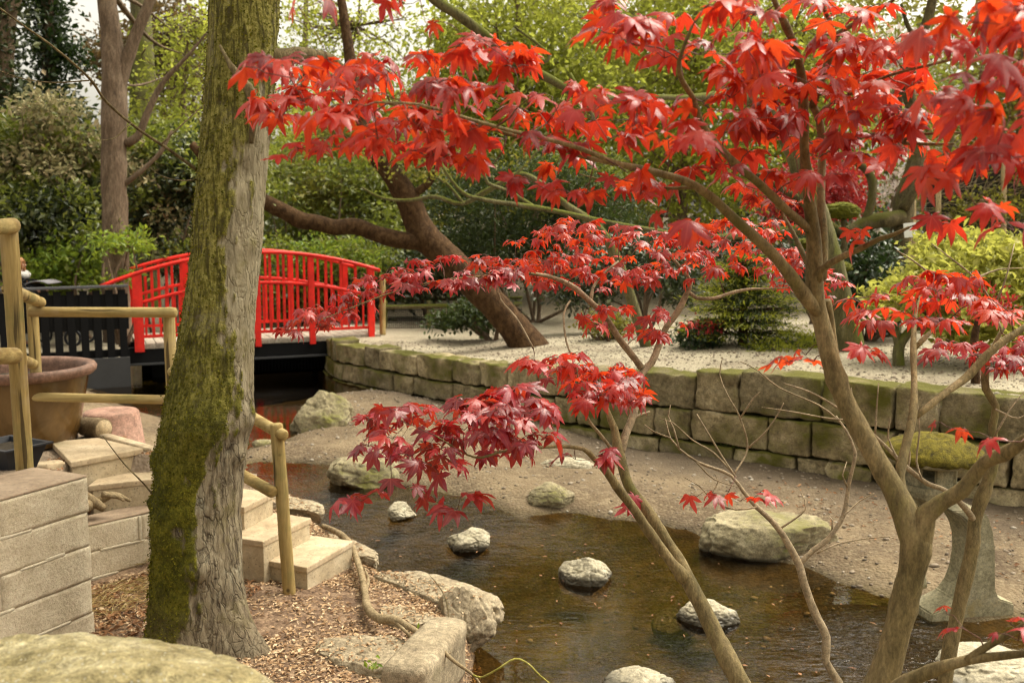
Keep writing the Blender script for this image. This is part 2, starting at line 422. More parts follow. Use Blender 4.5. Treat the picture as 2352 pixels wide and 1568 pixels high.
def ground_mat():
    m, nt, out = mat_new('ground'); t = NT(nt); v = t.coord()
    nA = t.noise(v, 1.4, 5, .6, .3); nB = t.noise(v, 9, 5, .7); nC = t.noise(v, 70, 3, .7)
    vo = t.n('ShaderNodeTexVoronoi', {'Vector': v, 'Scale': 42.}); peb = vo.outputs['Color']; pd = vo.outputs['Distance']
    pebv = t.n('ShaderNodeSeparateXYZ', {0: peb}).outputs[0]
    sand = t.ramp(nA, [(.3, (.072, .048, .028)), (.5, (.142, .102, .060)), (.7, (.22, .165, .098))])
    sand = t.mix(t.val(pebv, .55, 1., 0., .55), sand, t.mix(nB, (.09, .066, .04), (.42, .34, .215)))
    sand = t.mix(.35, sand, t.ramp(nC, [(.3, (.3, .3, .3)), (.7, (.75, .75, .75))]), 'OVERLAY')
    sand = t.mix(t.math('MULTIPLY', t.attr('mud'), .8), sand, t.mix(nB, (.035, .026, .017), (.125, .092, .062)))
    # below the water line: brown silt with ochre algae
    g = t.n('ShaderNodeNewGeometry'); z = t.math('SUBTRACT', t.n('ShaderNodeSeparateXYZ', {0: g.outputs['Position']}).outputs[2], t.attr('level'))
    silt = t.ramp(t.math('ADD', t.math('MULTIPLY', nA, .6), t.math('MULTIPLY', nB, .4)), [(.36, (.012, .009, .004)), (.5, (.042, .031, .011)), (.64, (.10, .074, .024))])
    silt = t.mix(t.val(pebv, .7, 1., 0., .5), silt, (.13, .10, .05))
    silt = t.mix(.4, silt, t.ramp(nC, [(.3, (.25, .25, .25)), (.7, (.75, .75, .75))]), 'OVERLAY')
    silt = t.mix(t.val(z, -.24, -.42, 0., .9), silt, (.012, .010, .006))  # bed darkened with depth, painting in the light lost in deep water
    wetm = t.val(t.math('ADD', z, t.math('MULTIPLY', nB, -.02)), -.02, .018, 1., 0.)
    sand = t.mix(t.val(z, .0, .06, .45, 0.), sand, (.06, .042, .026))
    col = t.mix(wetm, sand, silt)
    gr = t.ramp(nC, [(.3, (.20, .168, .112)), (.5, (.32, .28, .195)), (.7, (.44, .395, .285))])
    gr = t.mix(t.val(pebv, .3, 1., 0., .5), gr, t.mix(pebv, (.16, .13, .09), (.46, .40, .31)))
    gr = t.mix(t.val(nA, .48, .66, 0., .6), gr, (.14, .105, .07))
    chip = t.ramp(nB, [(.3, (.075, .044, .028)), (.5, (.155, .098, .062)), (.68, (.31, .215, .135))])
    chip = t.mix(t.val(pebv, .5, 1., 0., .6), chip, t.mix(nC, (.17, .10, .06), (.46, .32, .20)))
    soil = t.ramp(nB, [(.3, (.035, .028, .016)), (.6, (.09, .07, .04))])
    col = t.mix(t.attr('chips'), col, chip)
    col = t.mix(t.attr('terr'), col, t.mix(nB, (.18, .13, .09), (.36, .28, .20)))
    py = t.n('ShaderNodeSeparateXYZ', {0: g.outputs['Position']})
    soilm = t.math('MAXIMUM', t.val(py.outputs[1], 16.2, 18., 0., 1.), t.val(py.outputs[0], -6.4, -8., 0., 1.))
    col = t.mix(t.attr('gravel'), col, t.mix(soilm, gr, soil))
    b = t.n('ShaderNodeBsdfPrincipled', {'Base Color': col, 'Roughness': .92, 'Specular IOR Level': .25})
    h = t.math('ADD', t.math('MULTIPLY', pd, -.8), t.math('ADD', t.math('MULTIPLY', nC, .5), nB))
    nt.links.new(t.bump(h, .7, .02), b.inputs['Normal']); nt.links.new(b.outputs[0], out.inputs[0]); return m

ground = MB().add(V, Q).build('ground', ground_mat()); tag(ground, kind='structure')
for nm, a in (('gravel', mg), ('chips', mc), ('terr', mt_), ('level', level(GX, GY)), ('mud', mud_)):
    at = ground.data.attributes.new(nm, 'FLOAT', 'POINT'); at.data.foreach_set('value', np.asarray(a, np.float32).ravel())

def water_mat():
    m, nt, out = mat_new('water'); t = NT(nt); v = t.coord((1, 1, 1)); v2 = t.coord((.6, 1.1, 1))
    n1 = t.noise(v2, 7, 3, .6, .5); n2 = t.noise(v2, 24, 3, .6, .3); big = t.noise(v, .9, 2, .5)
    pd_ = t.n('ShaderNodeVectorMath', {0: v, 1: (-1.15, 6.9, 0.)}, operation='DISTANCE').outputs['Value']; riff = t.val(pd_, 1.7, .4, 0., 1.)
    amp = t.math('ADD', t.val(big, .40, .62, .10, .7), t.math('MULTIPLY', riff, 4.5))
    pd2 = t.n('ShaderNodeVectorMath', {0: v, 1: (1.95, 4.75, 0.)}, operation='DISTANCE').outputs['Value']; amp = t.math('ADD', amp, t.val(pd2, .75, .1, 0., 8.))
    h = t.math('MULTIPLY', t.math('ADD', t.math('MULTIPLY', n1, .7), t.math('MULTIPLY', n2, .35)), amp)
    bp = t.bump(h, .35, .02)
    gl = t.n('ShaderNodeBsdfGlossy', {'Color': (.95, .95, .95, 1), 'Roughness': .02, 'Normal': bp})
    tr = t.n('ShaderNodeBsdfTransparent', {'Color': (.74, .60, .38, 1)})
    fr = t.n('ShaderNodeFresnel', {'IOR': 1.33, 'Normal': bp})
    mx = t.n('ShaderNodeMixShader', {0: fr.outputs[0], 1: tr.outputs[0], 2: gl.outputs[0]})
    nt.links.new(mx.outputs[0], out.inputs[0]); return m
wx, wy = np.meshgrid(np.linspace(-9, 9, 181), np.linspace(3.2, 19, 159)); wz = level(wx, wy)
i = np.arange(158)[:, None] * 181; j = np.arange(180)[None]
tag(MB().add(np.stack([wx, wy, wz], -1).reshape(-1, 3), np.stack([i + j, i + j + 1, i + 181 + j + 1, i + 181 + j], -1).reshape(-1, 4)).build('water', water_mat(), smooth=True), kind='structure')

# ------------------------------------------------------------------ shared materials
M['wallstone'] = stone('mossy_sandstone', [(.11, .085, .044), (.29, .235, .135), (.48, .40, .26)], 4.5, .9, 1., .025, (.060, .056, .008), .50, speck=(.10, .08, .05), isl=.32)
M['boulder'] = stone('boulder', [(.15, .125, .07), (.27, .23, .14), (.40, .35, .235)], 5, .9, .8, .015, (.085, .08, .02), .58, wet=.012)
M['lichen'] = stone('lichened_stone', [(.17, .135, .055), (.38, .32, .165), (.60, .53, .34)], 11, .9, 1., .02, (.10, .085, .02), .80, speck=(.5, .48, .38))
M['palerock'] = stone('pale_rock', [(.24, .21, .14), (.35, .31, .22), (.46, .42, .32)], 8, .85, .5, .008, None, wet=.034, speck=(.22, .20, .15))
M['bankrock'] = stone('bank_rock', [(.16, .125, .08), (.285, .23, .15), (.40, .335, .23)], 7, .9, .8, .012, (.035, .038, .008), .64, wet=.01, up=-.3, speck=(.20, .15, .10))
M['concrete'] = stone('concrete_block', [(.34, .265, .165), (.45, .365, .24), (.54, .455, .32)], 5, .92, .6, .008, (.10, .10, .03), .66, speck=(.16, .13, .09), grain=.4)
M['cap'] = stone('concrete_cap', [(.21, .15, .10), (.31, .23, .16), (.39, .30, .215)], 4, .92, .45, .006, speck=(.19, .14, .10), grain=.4)
M['tread'] = stone('step_slab', [(.34, .255, .155), (.46, .36, .235), (.56, .46, .32)], 3.5, .9, .4, .006, (.07, .065, .02), .70, speck=(.24, .18, .12), grain=.4)
def polewood(name, st):
    m, nt, out = mat_new(name); t = NT(nt); v = t.coord(st); v1 = t.coord()
    n1 = t.noise(v, 14, 5, .65); n2 = t.noise(v, 60, 4, .7); n3 = t.noise(v1, 3.5, 4, .6)
    col = t.ramp(n1, [(.3, (.17, .105, .03)), (.5, (.33, .235, .088)), (.7, (.47, .365, .165))])
    col = t.mix(.5, col, t.ramp(n2, [(.3, (.25, .25, .25)), (.7, (.75, .75, .75))]), 'OVERLAY')
    col = t.mix(t.val(n3, .52, .66, 0., .6), col, (.15, .14, .045)); col = t.mix(t.val(n3, .44, .32, 0., .5), col, (.36, .27, .17))
    ck = t.val(t.noise(v, 23, 2, .5, .3), .655, .685); kn = t.val(t.n('ShaderNodeTexVoronoi', {'Vector': v1, 'Scale': 6.5}).outputs['Distance'], .10, .06)
    col = t.mix(t.math('MULTIPLY', t.math('MAXIMUM', ck, kn), .8), col, (.035, .022, .010))
    b = t.n('ShaderNodeBsdfPrincipled', {'Base Color': col, 'Roughness': .75, 'Specular IOR Level': .25})
    nt.links.new(t.bump(t.math('SUBTRACT', t.math('ADD', n1, t.math('MULTIPLY', n2, .4)), ck), .7, .006), b.inputs['Normal']); nt.links.new(b.outputs[0], out.inputs[0]); return m
M['logwood'] = polewood('treated_pine_post', (1, 1, .07))
M['railwood'] = polewood('treated_pine_rail', (.07, .5, 1))
M['red'] = paint('red_paint', (.74, .018, .009), .45, .34, .25)
M['black'] = paint('black_paint', (.006, .006, .0065), .7, .3, .2, .15)
M['greyboard'] = paint('grey_board', (.045, .045, .047), .7, .2, .2)
M['deck'] = stone('deck_board', [(.22, .18, .14), (.34, .29, .23), (.45, .40, .33)], 6, .9, .3, .005)

def quads(C_, ax, up, L, W, bend=.12):
    """small two-triangle flakes: centre, axis, normal"""
    s = np.cross(ax, up); s /= np.linalg.norm(s, axis=1)[:, None] + 1e-9
    L = np.asarray(L)[:, None]; W = np.asarray(W)[:, None]
    a = C_ - ax * L / 2; b = C_ + s * W / 2 + up * L * bend; c = C_ + ax * L / 2; d = C_ - s * W / 2 + up * L * bend
    V = np.stack([a, b, c, d], 1).reshape(-1, 3); k = np.arange(len(C_))[:, None] * 4
    return V, np.vstack([k + np.array([[0, 1, 2]]), k + np.array([[0, 2, 3]])])

M['tuft'] = leafmat('moss_tufts', [(.020, .022, .003), (.055, .055, .004), (.115, .108, .009), (.20, .175, .02), (.04, .039, .004)], (.22, .22, .015), .2, .9, .1)
# ------------------------------------------------------------------ mossy tree, left foreground
TD = 4.5
def mossy_tree():
    rows = [(1600, 325, 640), (1545, 330, 625), (1500, 338, 596), (1450, 345, 572), (1400, 350, 558), (1300, 355, 548), (1150, 358, 549), (1050, 366, 558), (950, 384, 574),
            (850, 405, 576), (700, 430, 586), (550, 448, 600), (400, 462, 610), (250, 474, 620), (100, 483, 630), (0, 488, 636), (-300, 510, 640), (-800, 560, 650), (-1400, 610, 670)]
    pts = []; rad = []
    for y, a, b in rows:
        pts.append(P((a + b) / 2, y, TD)); rad.append((b - a) / 2 / F_PX * TD)
    pts = np.array(pts); rad = np.array(rad)
    t = np.linspace(0, 1, 620); z0 = pts[0][2]; zz = z0 + (pts[-1][2] - z0) * t
    cx = np.interp(zz, pts[:, 2], pts[:, 0]); cy = np.interp(zz, pts[:, 2], pts[:, 1]); rr = np.interp(zz, pts[:, 2], rad)
    k = np.ones(15) / 15
    for arr in (cx, cy, rr): arr[7:-7] = np.convolve(arr, k, 'valid')
    n = 220; a = np.arange(n) / n * 2 * math.pi
    D = np.stack([np.cos(a), np.sin(a)], -1)
    ZZ = np.repeat(zz[:, None], n, 1); A = np.repeat(a[None], len(zz), 0)
    p3 = np.stack([np.cos(A) * .2, np.sin(A) * .2, ZZ], -1)
    nx_, ny_ = np.cos(A), np.sin(A)
    low = fbm(p3 * np.array([5, 5, 2.2]), 3, 2); ridge = 1 - np.abs(fbm(p3 * np.array([46, 46, 8]), 3, 11)) * 2; fine = fbm(p3 * np.array([70, 70, 26]), 3, 21)
    # moss covers the left two thirds, thicker and darker low down
    lim = np.interp(ZZ, [.2, .6, .9, 1.2, 1.5, 1.8, 2.1, 2.4, 2.7, 3.2], [0, .15, .1, .5, .7, .35, .25, .4, .95, 1.2])
    moss = sstep(.22, -.18, nx_ - lim + .55 * fbm(p3 * np.array([9, 9, 5]), 4, 31) + .75 * fbm(p3 * np.array([26, 26, 12]), 3, 33))
    thick = np.interp(ZZ, [.2, .5, 1.3, 1.6, 2.2, 3], [.55, 1, 1, .75, .75, .8])
    moss = moss * np.clip(thick + .5 * fbm(p3 * np.array([14, 14, 8]), 3, 41), 0, 1)
    R = np.repeat(rr[:, None], n, 1)
    disp = .012 * low + .004 * ridge * (1 - .5 * moss) + .004 * fine + moss * (.010 + .010 * fbm(p3 * 22, 3, 51))
    def lump(x, y, ang, amp, s):
        z = P(x, y, TD)[2]; da = (A - ang + math.pi) % (2 * math.pi) - math.pi
        return amp * np.exp(-((ZZ - z) / s) ** 2 - (da * .2 / s) ** 2)
    disp = disp + lump(355, 1150, math.pi * 1.03, .035, .035) + lump(372, 1050, math.pi * 1.05, .03, .05) + lump(565, 960, -.25, .03, .07) + lump(490, 1275, -1.2, .035, .06) \
        + lump(560, 1040, -.35, .028, .04) + lump(480, 960, -1.5, .03, .12) + lump(420, 1180, -2.2, .02, .10) + lump(590, 560, -.5, .015, .05) + lump(560, 400, -.9, -.02, .06)
    disp = disp - .03 * np.exp(-((ZZ - P(540, 1180, TD)[2]) / .05) ** 2) * (nx_ > .2) * .3
    flare = np.exp(-np.maximum(ZZ - .2, 0) / .16)
    disp = disp + flare * (.05 * np.cos(A * 3 + .6) + .10 * np.exp(-(((A - 5.95 + math.pi) % (2 * math.pi) - math.pi) / .35) ** 2))
    R = R + disp
    V = np.stack([cx[:, None] + R * np.cos(A), cy[:, None] + R * np.sin(A), ZZ], -1).reshape(-1, 3)
    m = len(zz); i = np.arange(m - 1)[:, None] * n; j = np.arange(n)[None]; j2 = (j + 1) % n
    Q = np.stack([i + j, i + j2, i + n + j2, i + n + j], -1).reshape(-1, 4)
    base = (cx[0], cy[0], .25)
    mt, nt, out = mat_new('mossy_bark'); t = NT(nt); v = t.coord((1, 1, .13)); v1 = t.coord()
    n1 = t.noise(v, 40, 6, .7, .6); n2 = t.noise(v1, 60, 4, .75); n3 = t.noise(v1, 7, 5, .65); z_ = t.n('ShaderNodeSeparateXYZ', {0: t.n('ShaderNodeNewGeometry').outputs['Position']}).outputs[2]; n4 = t.noise(v1, 150, 3, .7)
    wood = t.ramp(n1, [(.34, (.06, .047, .03)), (.45, (.145, .115, .075)), (.55, (.225, .185, .12)), (.72, (.32, .275, .19))])
    dv = t.n('ShaderNodeVectorMath', {0: v, 1: t.n('ShaderNodeVectorMath', {0: t.n('ShaderNodeTexNoise', {'Vector': v1, 'Scale': 12., 'Detail': 3.}).outputs['Color'], 1: (.06, .06, .03)}, operation='MULTIPLY').outputs[0]}, operation='ADD').outputs[0]
    ve = t.n('ShaderNodeTexVoronoi', {'Vector': dv, 'Scale': 34.}, feature='DISTANCE_TO_EDGE').outputs['Distance']
    crack = t.math('MULTIPLY', t.val(ve, .0, .10, 1., 0.), t.val(t.noise(v1, 9, 3, .6), .38, .6, .15, 1.)); wood = t.mix(t.math('MULTIPLY', crack, .75), wood, (.03, .023, .015))
    wood = t.mix(t.val(n3, .54, .66, 0., .45), wood, (.34, .32, .23))
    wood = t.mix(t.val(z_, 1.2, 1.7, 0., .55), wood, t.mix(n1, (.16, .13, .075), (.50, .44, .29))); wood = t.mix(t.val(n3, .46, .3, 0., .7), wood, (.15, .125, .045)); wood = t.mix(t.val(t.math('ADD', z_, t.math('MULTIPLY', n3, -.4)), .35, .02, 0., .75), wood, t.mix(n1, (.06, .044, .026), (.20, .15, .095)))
    g = t.n('ShaderNodeNewGeometry'); z = t.n('ShaderNodeSeparateXYZ', {0: g.outputs['Position']}).outputs[2]
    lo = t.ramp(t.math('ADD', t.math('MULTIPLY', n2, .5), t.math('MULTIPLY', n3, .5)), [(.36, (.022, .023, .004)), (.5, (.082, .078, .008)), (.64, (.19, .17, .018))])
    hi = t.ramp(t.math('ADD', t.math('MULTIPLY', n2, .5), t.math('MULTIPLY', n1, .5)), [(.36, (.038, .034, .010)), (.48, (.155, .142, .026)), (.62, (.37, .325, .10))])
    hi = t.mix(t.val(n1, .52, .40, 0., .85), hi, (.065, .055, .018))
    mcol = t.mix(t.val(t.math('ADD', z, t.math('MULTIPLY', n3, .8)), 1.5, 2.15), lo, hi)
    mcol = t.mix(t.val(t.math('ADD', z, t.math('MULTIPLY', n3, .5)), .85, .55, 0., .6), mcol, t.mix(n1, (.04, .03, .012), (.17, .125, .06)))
    mk = t.val(t.math('ADD', t.attr('moss'), t.math('MULTIPLY', t.math('SUBTRACT', n2, .5), 1.1)), .12, .68)
    b = t.n('ShaderNodeBsdfPrincipled', {'Base Color': t.mix(mk, wood, mcol), 'Roughness': .92, 'Specular IOR Level': .18})
    hh = t.math('ADD', t.math('SUBTRACT', t.math('MULTIPLY', n1, .8), t.math('MULTIPLY', crack, t.val(mk, 0., 1., .8, .25))), t.math('MULTIPLY', t.math('ADD', n2, n4), t.math('ADD', t.math('MULTIPLY', mk, .7), .2)))
    nt.links.new(t.bump(hh, .7, .016), b.inputs['Normal']); nt.links.new(b.outputs[0], out.inputs[0]); M['mossy'] = mt
    M['deadwood'] = bark('dead_branch_bark', [(.045, .032, .014), (.14, .105, .05), (.25, .20, .11)], 22, (1, 1, .3), .9, .01)
    r = thing('mossy_tree', 'thick moss-covered tree trunk rising past the wooden stair rail, nearest on the left', 'tree', base)
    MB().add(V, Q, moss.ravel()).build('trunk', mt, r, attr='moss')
    # moss tufts standing off the bark
    rgm = np.random.default_rng(66); idx = rgm.choice(len(V), 60000); idx = idx[(moss.ravel()[idx] + rgm.normal(0, .18, len(idx)) > .62) & (V[idx, 2] < 3.6) & (rgm.random(len(idx)) < np.interp(V[idx, 2], [.3, 1.4, 2.2], [1, .9, .45]))]
    nr = np.stack([np.cos(A).ravel()[idx], np.sin(A).ravel()[idx], idx * 0.], -1); ax = nr * .6 + rgm.normal(0, .55, nr.shape) - [0, 0, .25]; ax /= np.linalg.norm(ax, axis=1)[:, None]
    up = nr + rgm.normal(0, .4, nr.shape); up -= ax * (up * ax).sum(1)[:, None]; up /= np.linalg.norm(up, axis=1)[:, None]; Ls = rgm.uniform(.007, .017, len(idx))
    Vm, Fm = quads(V[idx] + nr * .003 + rgm.normal(0, .004, nr.shape), ax, up, Ls, Ls * .5, .1); MB().add(Vm, Fm).build('moss', M['tuft'], r, smooth=False)
    # dead stub that hugs the trunk, and the sawn limb on the right
    d = TD - .19
    MB().add(*tube([P(505, 105, d + .02), P(530, 150, d - .01), P(556, 185, d - .02), P(577, 215, d - .02), P(583, 260, d), P(577, 330, d + .03)], [.006, .012, .018, .024, .022, .010], 14, .012, .35, 30, 3)).build('dead_branch', M['deadwood'], r)
    MB().add(*tube([P(590, 128, TD), P(640, 133, TD), P(700, 128, TD + .1), P(760, 135, TD + .3), P(800, 170, TD + .5)], [.048, .040, .034, .022, .010], 16, .02, .25, 18, 5)).build('branch', M['deadwood'], r)
    # long bare whips growing from the trunk towards the upper left
    w = MB()
    w.add(*tube([P(462, 398, TD), P(390, 345, 4.3), P(315, 295, 4.1), P(245, 235, 3.9), P(205, 180, 3.75), P(125, 110, 3.6), P(55, 60, 3.5), P(-40, -10, 3.4)], [.008, .0065, .006, .0055, .005, .004, .0035, .003], 7, .03, .2, 30, 1))
    w.add(*tube([P(205, 185, 3.75), P(120, 190, 3.7), P(40, 178, 3.6), P(-30, 150, 3.5)], [.0028, .0025, .002, .0018], 5, .04, .2, 30, 2))
    w.add(*tube([P(300, 284, 4.05), P(262, 318, 4.0), P(230, 322, 3.95)], [.003, .0025, .0012], 5, .03))
    w.add(*tube([P(372, 330, 4.2), P(420, 285, 4.2), P(470, 240, 4.3)], [.004, .003, .002], 5, .03))
    w.add(*tube([P(470, 410, TD), P(420, 415, 4.3), P(372, 405, 4.2), P(345, 385, 4.2)], [.004, .003, .002, .001], 5, .03))
    w.build('bare_twigs', M['deadwood'], r)
    return r
mossy_root = mossy_tree()

# ------------------------------------------------------------------ concrete block walls
def block_wall(a, b, thick, zb, zt_, course, bl, name, label, cap_th=.045, cap_over=.012, seed=0, off=0):
    """a -> b is the face seen; blocks in running bond, mortar smears, one cap"""
    a = np.asarray(a, float); b = np.asarray(b, float); d = (b - a); L = np.linalg.norm(d); d /= L; nrm = np.array([d[1], -d[0]])
    r = thing(name, label, 'wall', (*(a + b) / 2, zb))
    rg = np.random.default_rng(seed); blk = MB(); mor = MB(); top = zt_ - cap_th; nc = int(math.ceil((top - zb) / course))
    ang = math.atan2(d[1], d[0])
    def put(mb, s0, s1, z0, z1, t, rr, out=0., rough=.003, sd=0):
        V, Fc = rbox(((s1 - s0) / 2, t / 2, (z1 - z0) / 2), rr, 10, rough, 14, sd)
        V = rotz(V, ang); c = a + d * (s0 + s1) / 2 - nrm * (t / 2 - out); mb.add(V + np.array([*c, (z0 + z1) / 2]), Fc)
    for k in range(nc):
        z1 = top - k * course; z0 = max(zb - .1, z1 - course)
        s = -(bl * .5 if (k + off) % 2 else 0) ; 
        while s < L:
            s0, s1 = max(0, s), min(L, s + bl)
            if s1 - s0 > .02: put(blk, s0 + .001, s1 - .001, z0 + .0008, z1 - .0008, thick, .0015, rg.uniform(-.002, .002), .004, rg.integers(999))
            s += bl
        for q in range(int(L / .09)):
            if rg.random() < .45:
                s0 = rg.uniform(0, L - .05); put(mor, s0, min(L, s0 + rg.uniform(.08, .24)), z0 - .006, z0 + rg.uniform(.004, .012), .02, .006, .0045, .003, rg.integers(999))
        s = -(bl * .5 if (k + off) % 2 else 0) + bl
        while s < L - .01:
            if rg.random() < .35: put(mor, s - .010, s + .010, z0, z1, .02, .006, .0045, .003, rg.integers(999))
            s += bl
    put(mor, .006, L - .006, zb - .1, top - .002, thick - .02, .002, -.0035, 0)
    blk.build('blocks', M['block'], r); mor.build('mortar', M['mortar'], r)
    cp_ = MB(); put(cp_, -.01, L + cap_over, top + .001, zt_, thick + .02, .008, cap_over, .003, seed + 5); cp_.build('cap', M['cap'], r)
    return r
M['block'] = stone('rough_block', [(.47, .39, .265), (.59, .50, .36), (.68, .595, .445)], 11, .95, .9, .012, (.17, .15, .05), .70, speck=(.20, .16, .10), grain=.4)
M['mortar'] = stone('mortar', [(.44, .375, .26), (.53, .465, .345), (.60, .54, .42)], 9, .95, .5, .006, grain=.4)
block_wall((-2.55, 3.22), (-1.95, 4.47), .34, .15, 1.02, .16, .92, 'block_wall', 'rough pale concrete block wall with brown cap at the left edge behind the blurred stone', .014, 0., seed=3)
block_wall((-2.36, 5.14), (-1.88, 5.66), .16, .15, .555, .145, .80, 'block_wall', 'low smooth block wall under a root, between the left block wall and the mossy trunk', .014, 0., seed=8, off=1)

# ------------------------------------------------------------------ garden steps
def steps():
    r = thing('garden_steps', 'pale stone steps with overhanging treads climbing left from the wooden rail post', 'steps', (-1.1, 5.2, .25))
    polys = [([(-1.075, 5.05), (-.90, 5.50), (-1.16, 5.60), (-1.33, 5.17)], .24, .375),
             ([(-1.315, 5.10), (-1.145, 5.53), (-1.40, 5.64), (-1.575, 5.20)], .36, .50),
             ([(-1.46, 5.29), (-1.37, 5.60), (-1.66, 5.72), (-1.80, 5.38)], .48, .63),
             ([(-2.38, 5.46), (-1.86, 5.72), (-1.62, 5.70), (-1.68, 6.0), (-2.05, 6.02), (-2.42, 5.78)], .58, .705),
             ([(-2.48, 5.48), (-2.20, 5.83), (-2.60, 6.14), (-2.84, 6.02)], .66, .835)]
    for poly, z0, z1 in polys:
        p = np.array(poly); c = p.mean(0)
        MB().add(*prism(p, z1 - .034, z1, .007)).build('tread', M['tread'], r, smooth=False)
        MB().add(*prism(c + (p - c) * .955, .12 if z1 < .7 else z0 - .2, z1 - .034, .004)).build('riser', M['concrete'], r, smooth=False)
steps()
# timber edging of the terrace
M['timber'] = stone('timber_edging', [(.28, .21, .13), (.42, .33, .215), (.52, .43, .30)], 7, .85, .5, .005, None, stretch=(.4, 1, 1))
solo('timber_edging', MB().add(*bar(G(236, 1012, .79), G(372, 1052, .77), .07, .10, r=.008)), M['timber'], G(236, 1012, .76),
     'pale square timber edging running from the sawn log to behind the mossy trunk', 'edging', smooth=True)

# ------------------------------------------------------------------ round-pole handrail
def handrail():
    r = thing('wooden_handrail', 'yellowish round-pole wooden handrail beside the pots and steps', 'handrail', (*P(390, 1010, 6.0)[:2], .7))
    def post(x, y0, y1, d, rad, sd, lean=(0, 0)):
        a = P(x, y0, d); b = P(x, y1, d); b = np.array([a[0] + lean[0], a[1] + lean[1], b[2]]); MB().add(*log(b, a, rad * .92, 18, sd)).build('post', M['logwood'], r)
    post(19, 512, 1112, 4.6, .043, 1, (.012, 0))
    post(74, 692, 1010, 5.98, .036, 2); post(388, 706, 1005, 6.02, .038, 3)
    post(634, 972, 1384, 5.06, .036, 4, (.045, 0))
    def rail(a, b, rad, sd, over=0): MB().add(*log(a, b, rad * .90, 16, sd, over)).build('rail', M['railwood'], r)
    rail(P(66, 716, 5.92), P(406, 718, 5.95), .034, 5)
    rail(P(66, 911, 5.93), P(386, 918, 5.96), .030, 6)
    rail(P(20, 664, 4.62), P(92, 694, 5.98), .036, 7)
    rail(P(24, 815, 4.60), P(76, 836, 5.92), .034, 8)
    rail(P(-160, 535, 3.9), P(33, 518, 4.60), .040, 9)
    rail(P(-160, 822, 3.9), P(36, 816, 4.54), .042, 10)
    rail(P(394, 852, 5.97), P(652, 1000, 5.02), .034, 11)
    rail(P(394, 998, 5.97), P(628, 1131, 5.05), .034, 12)
handrail()

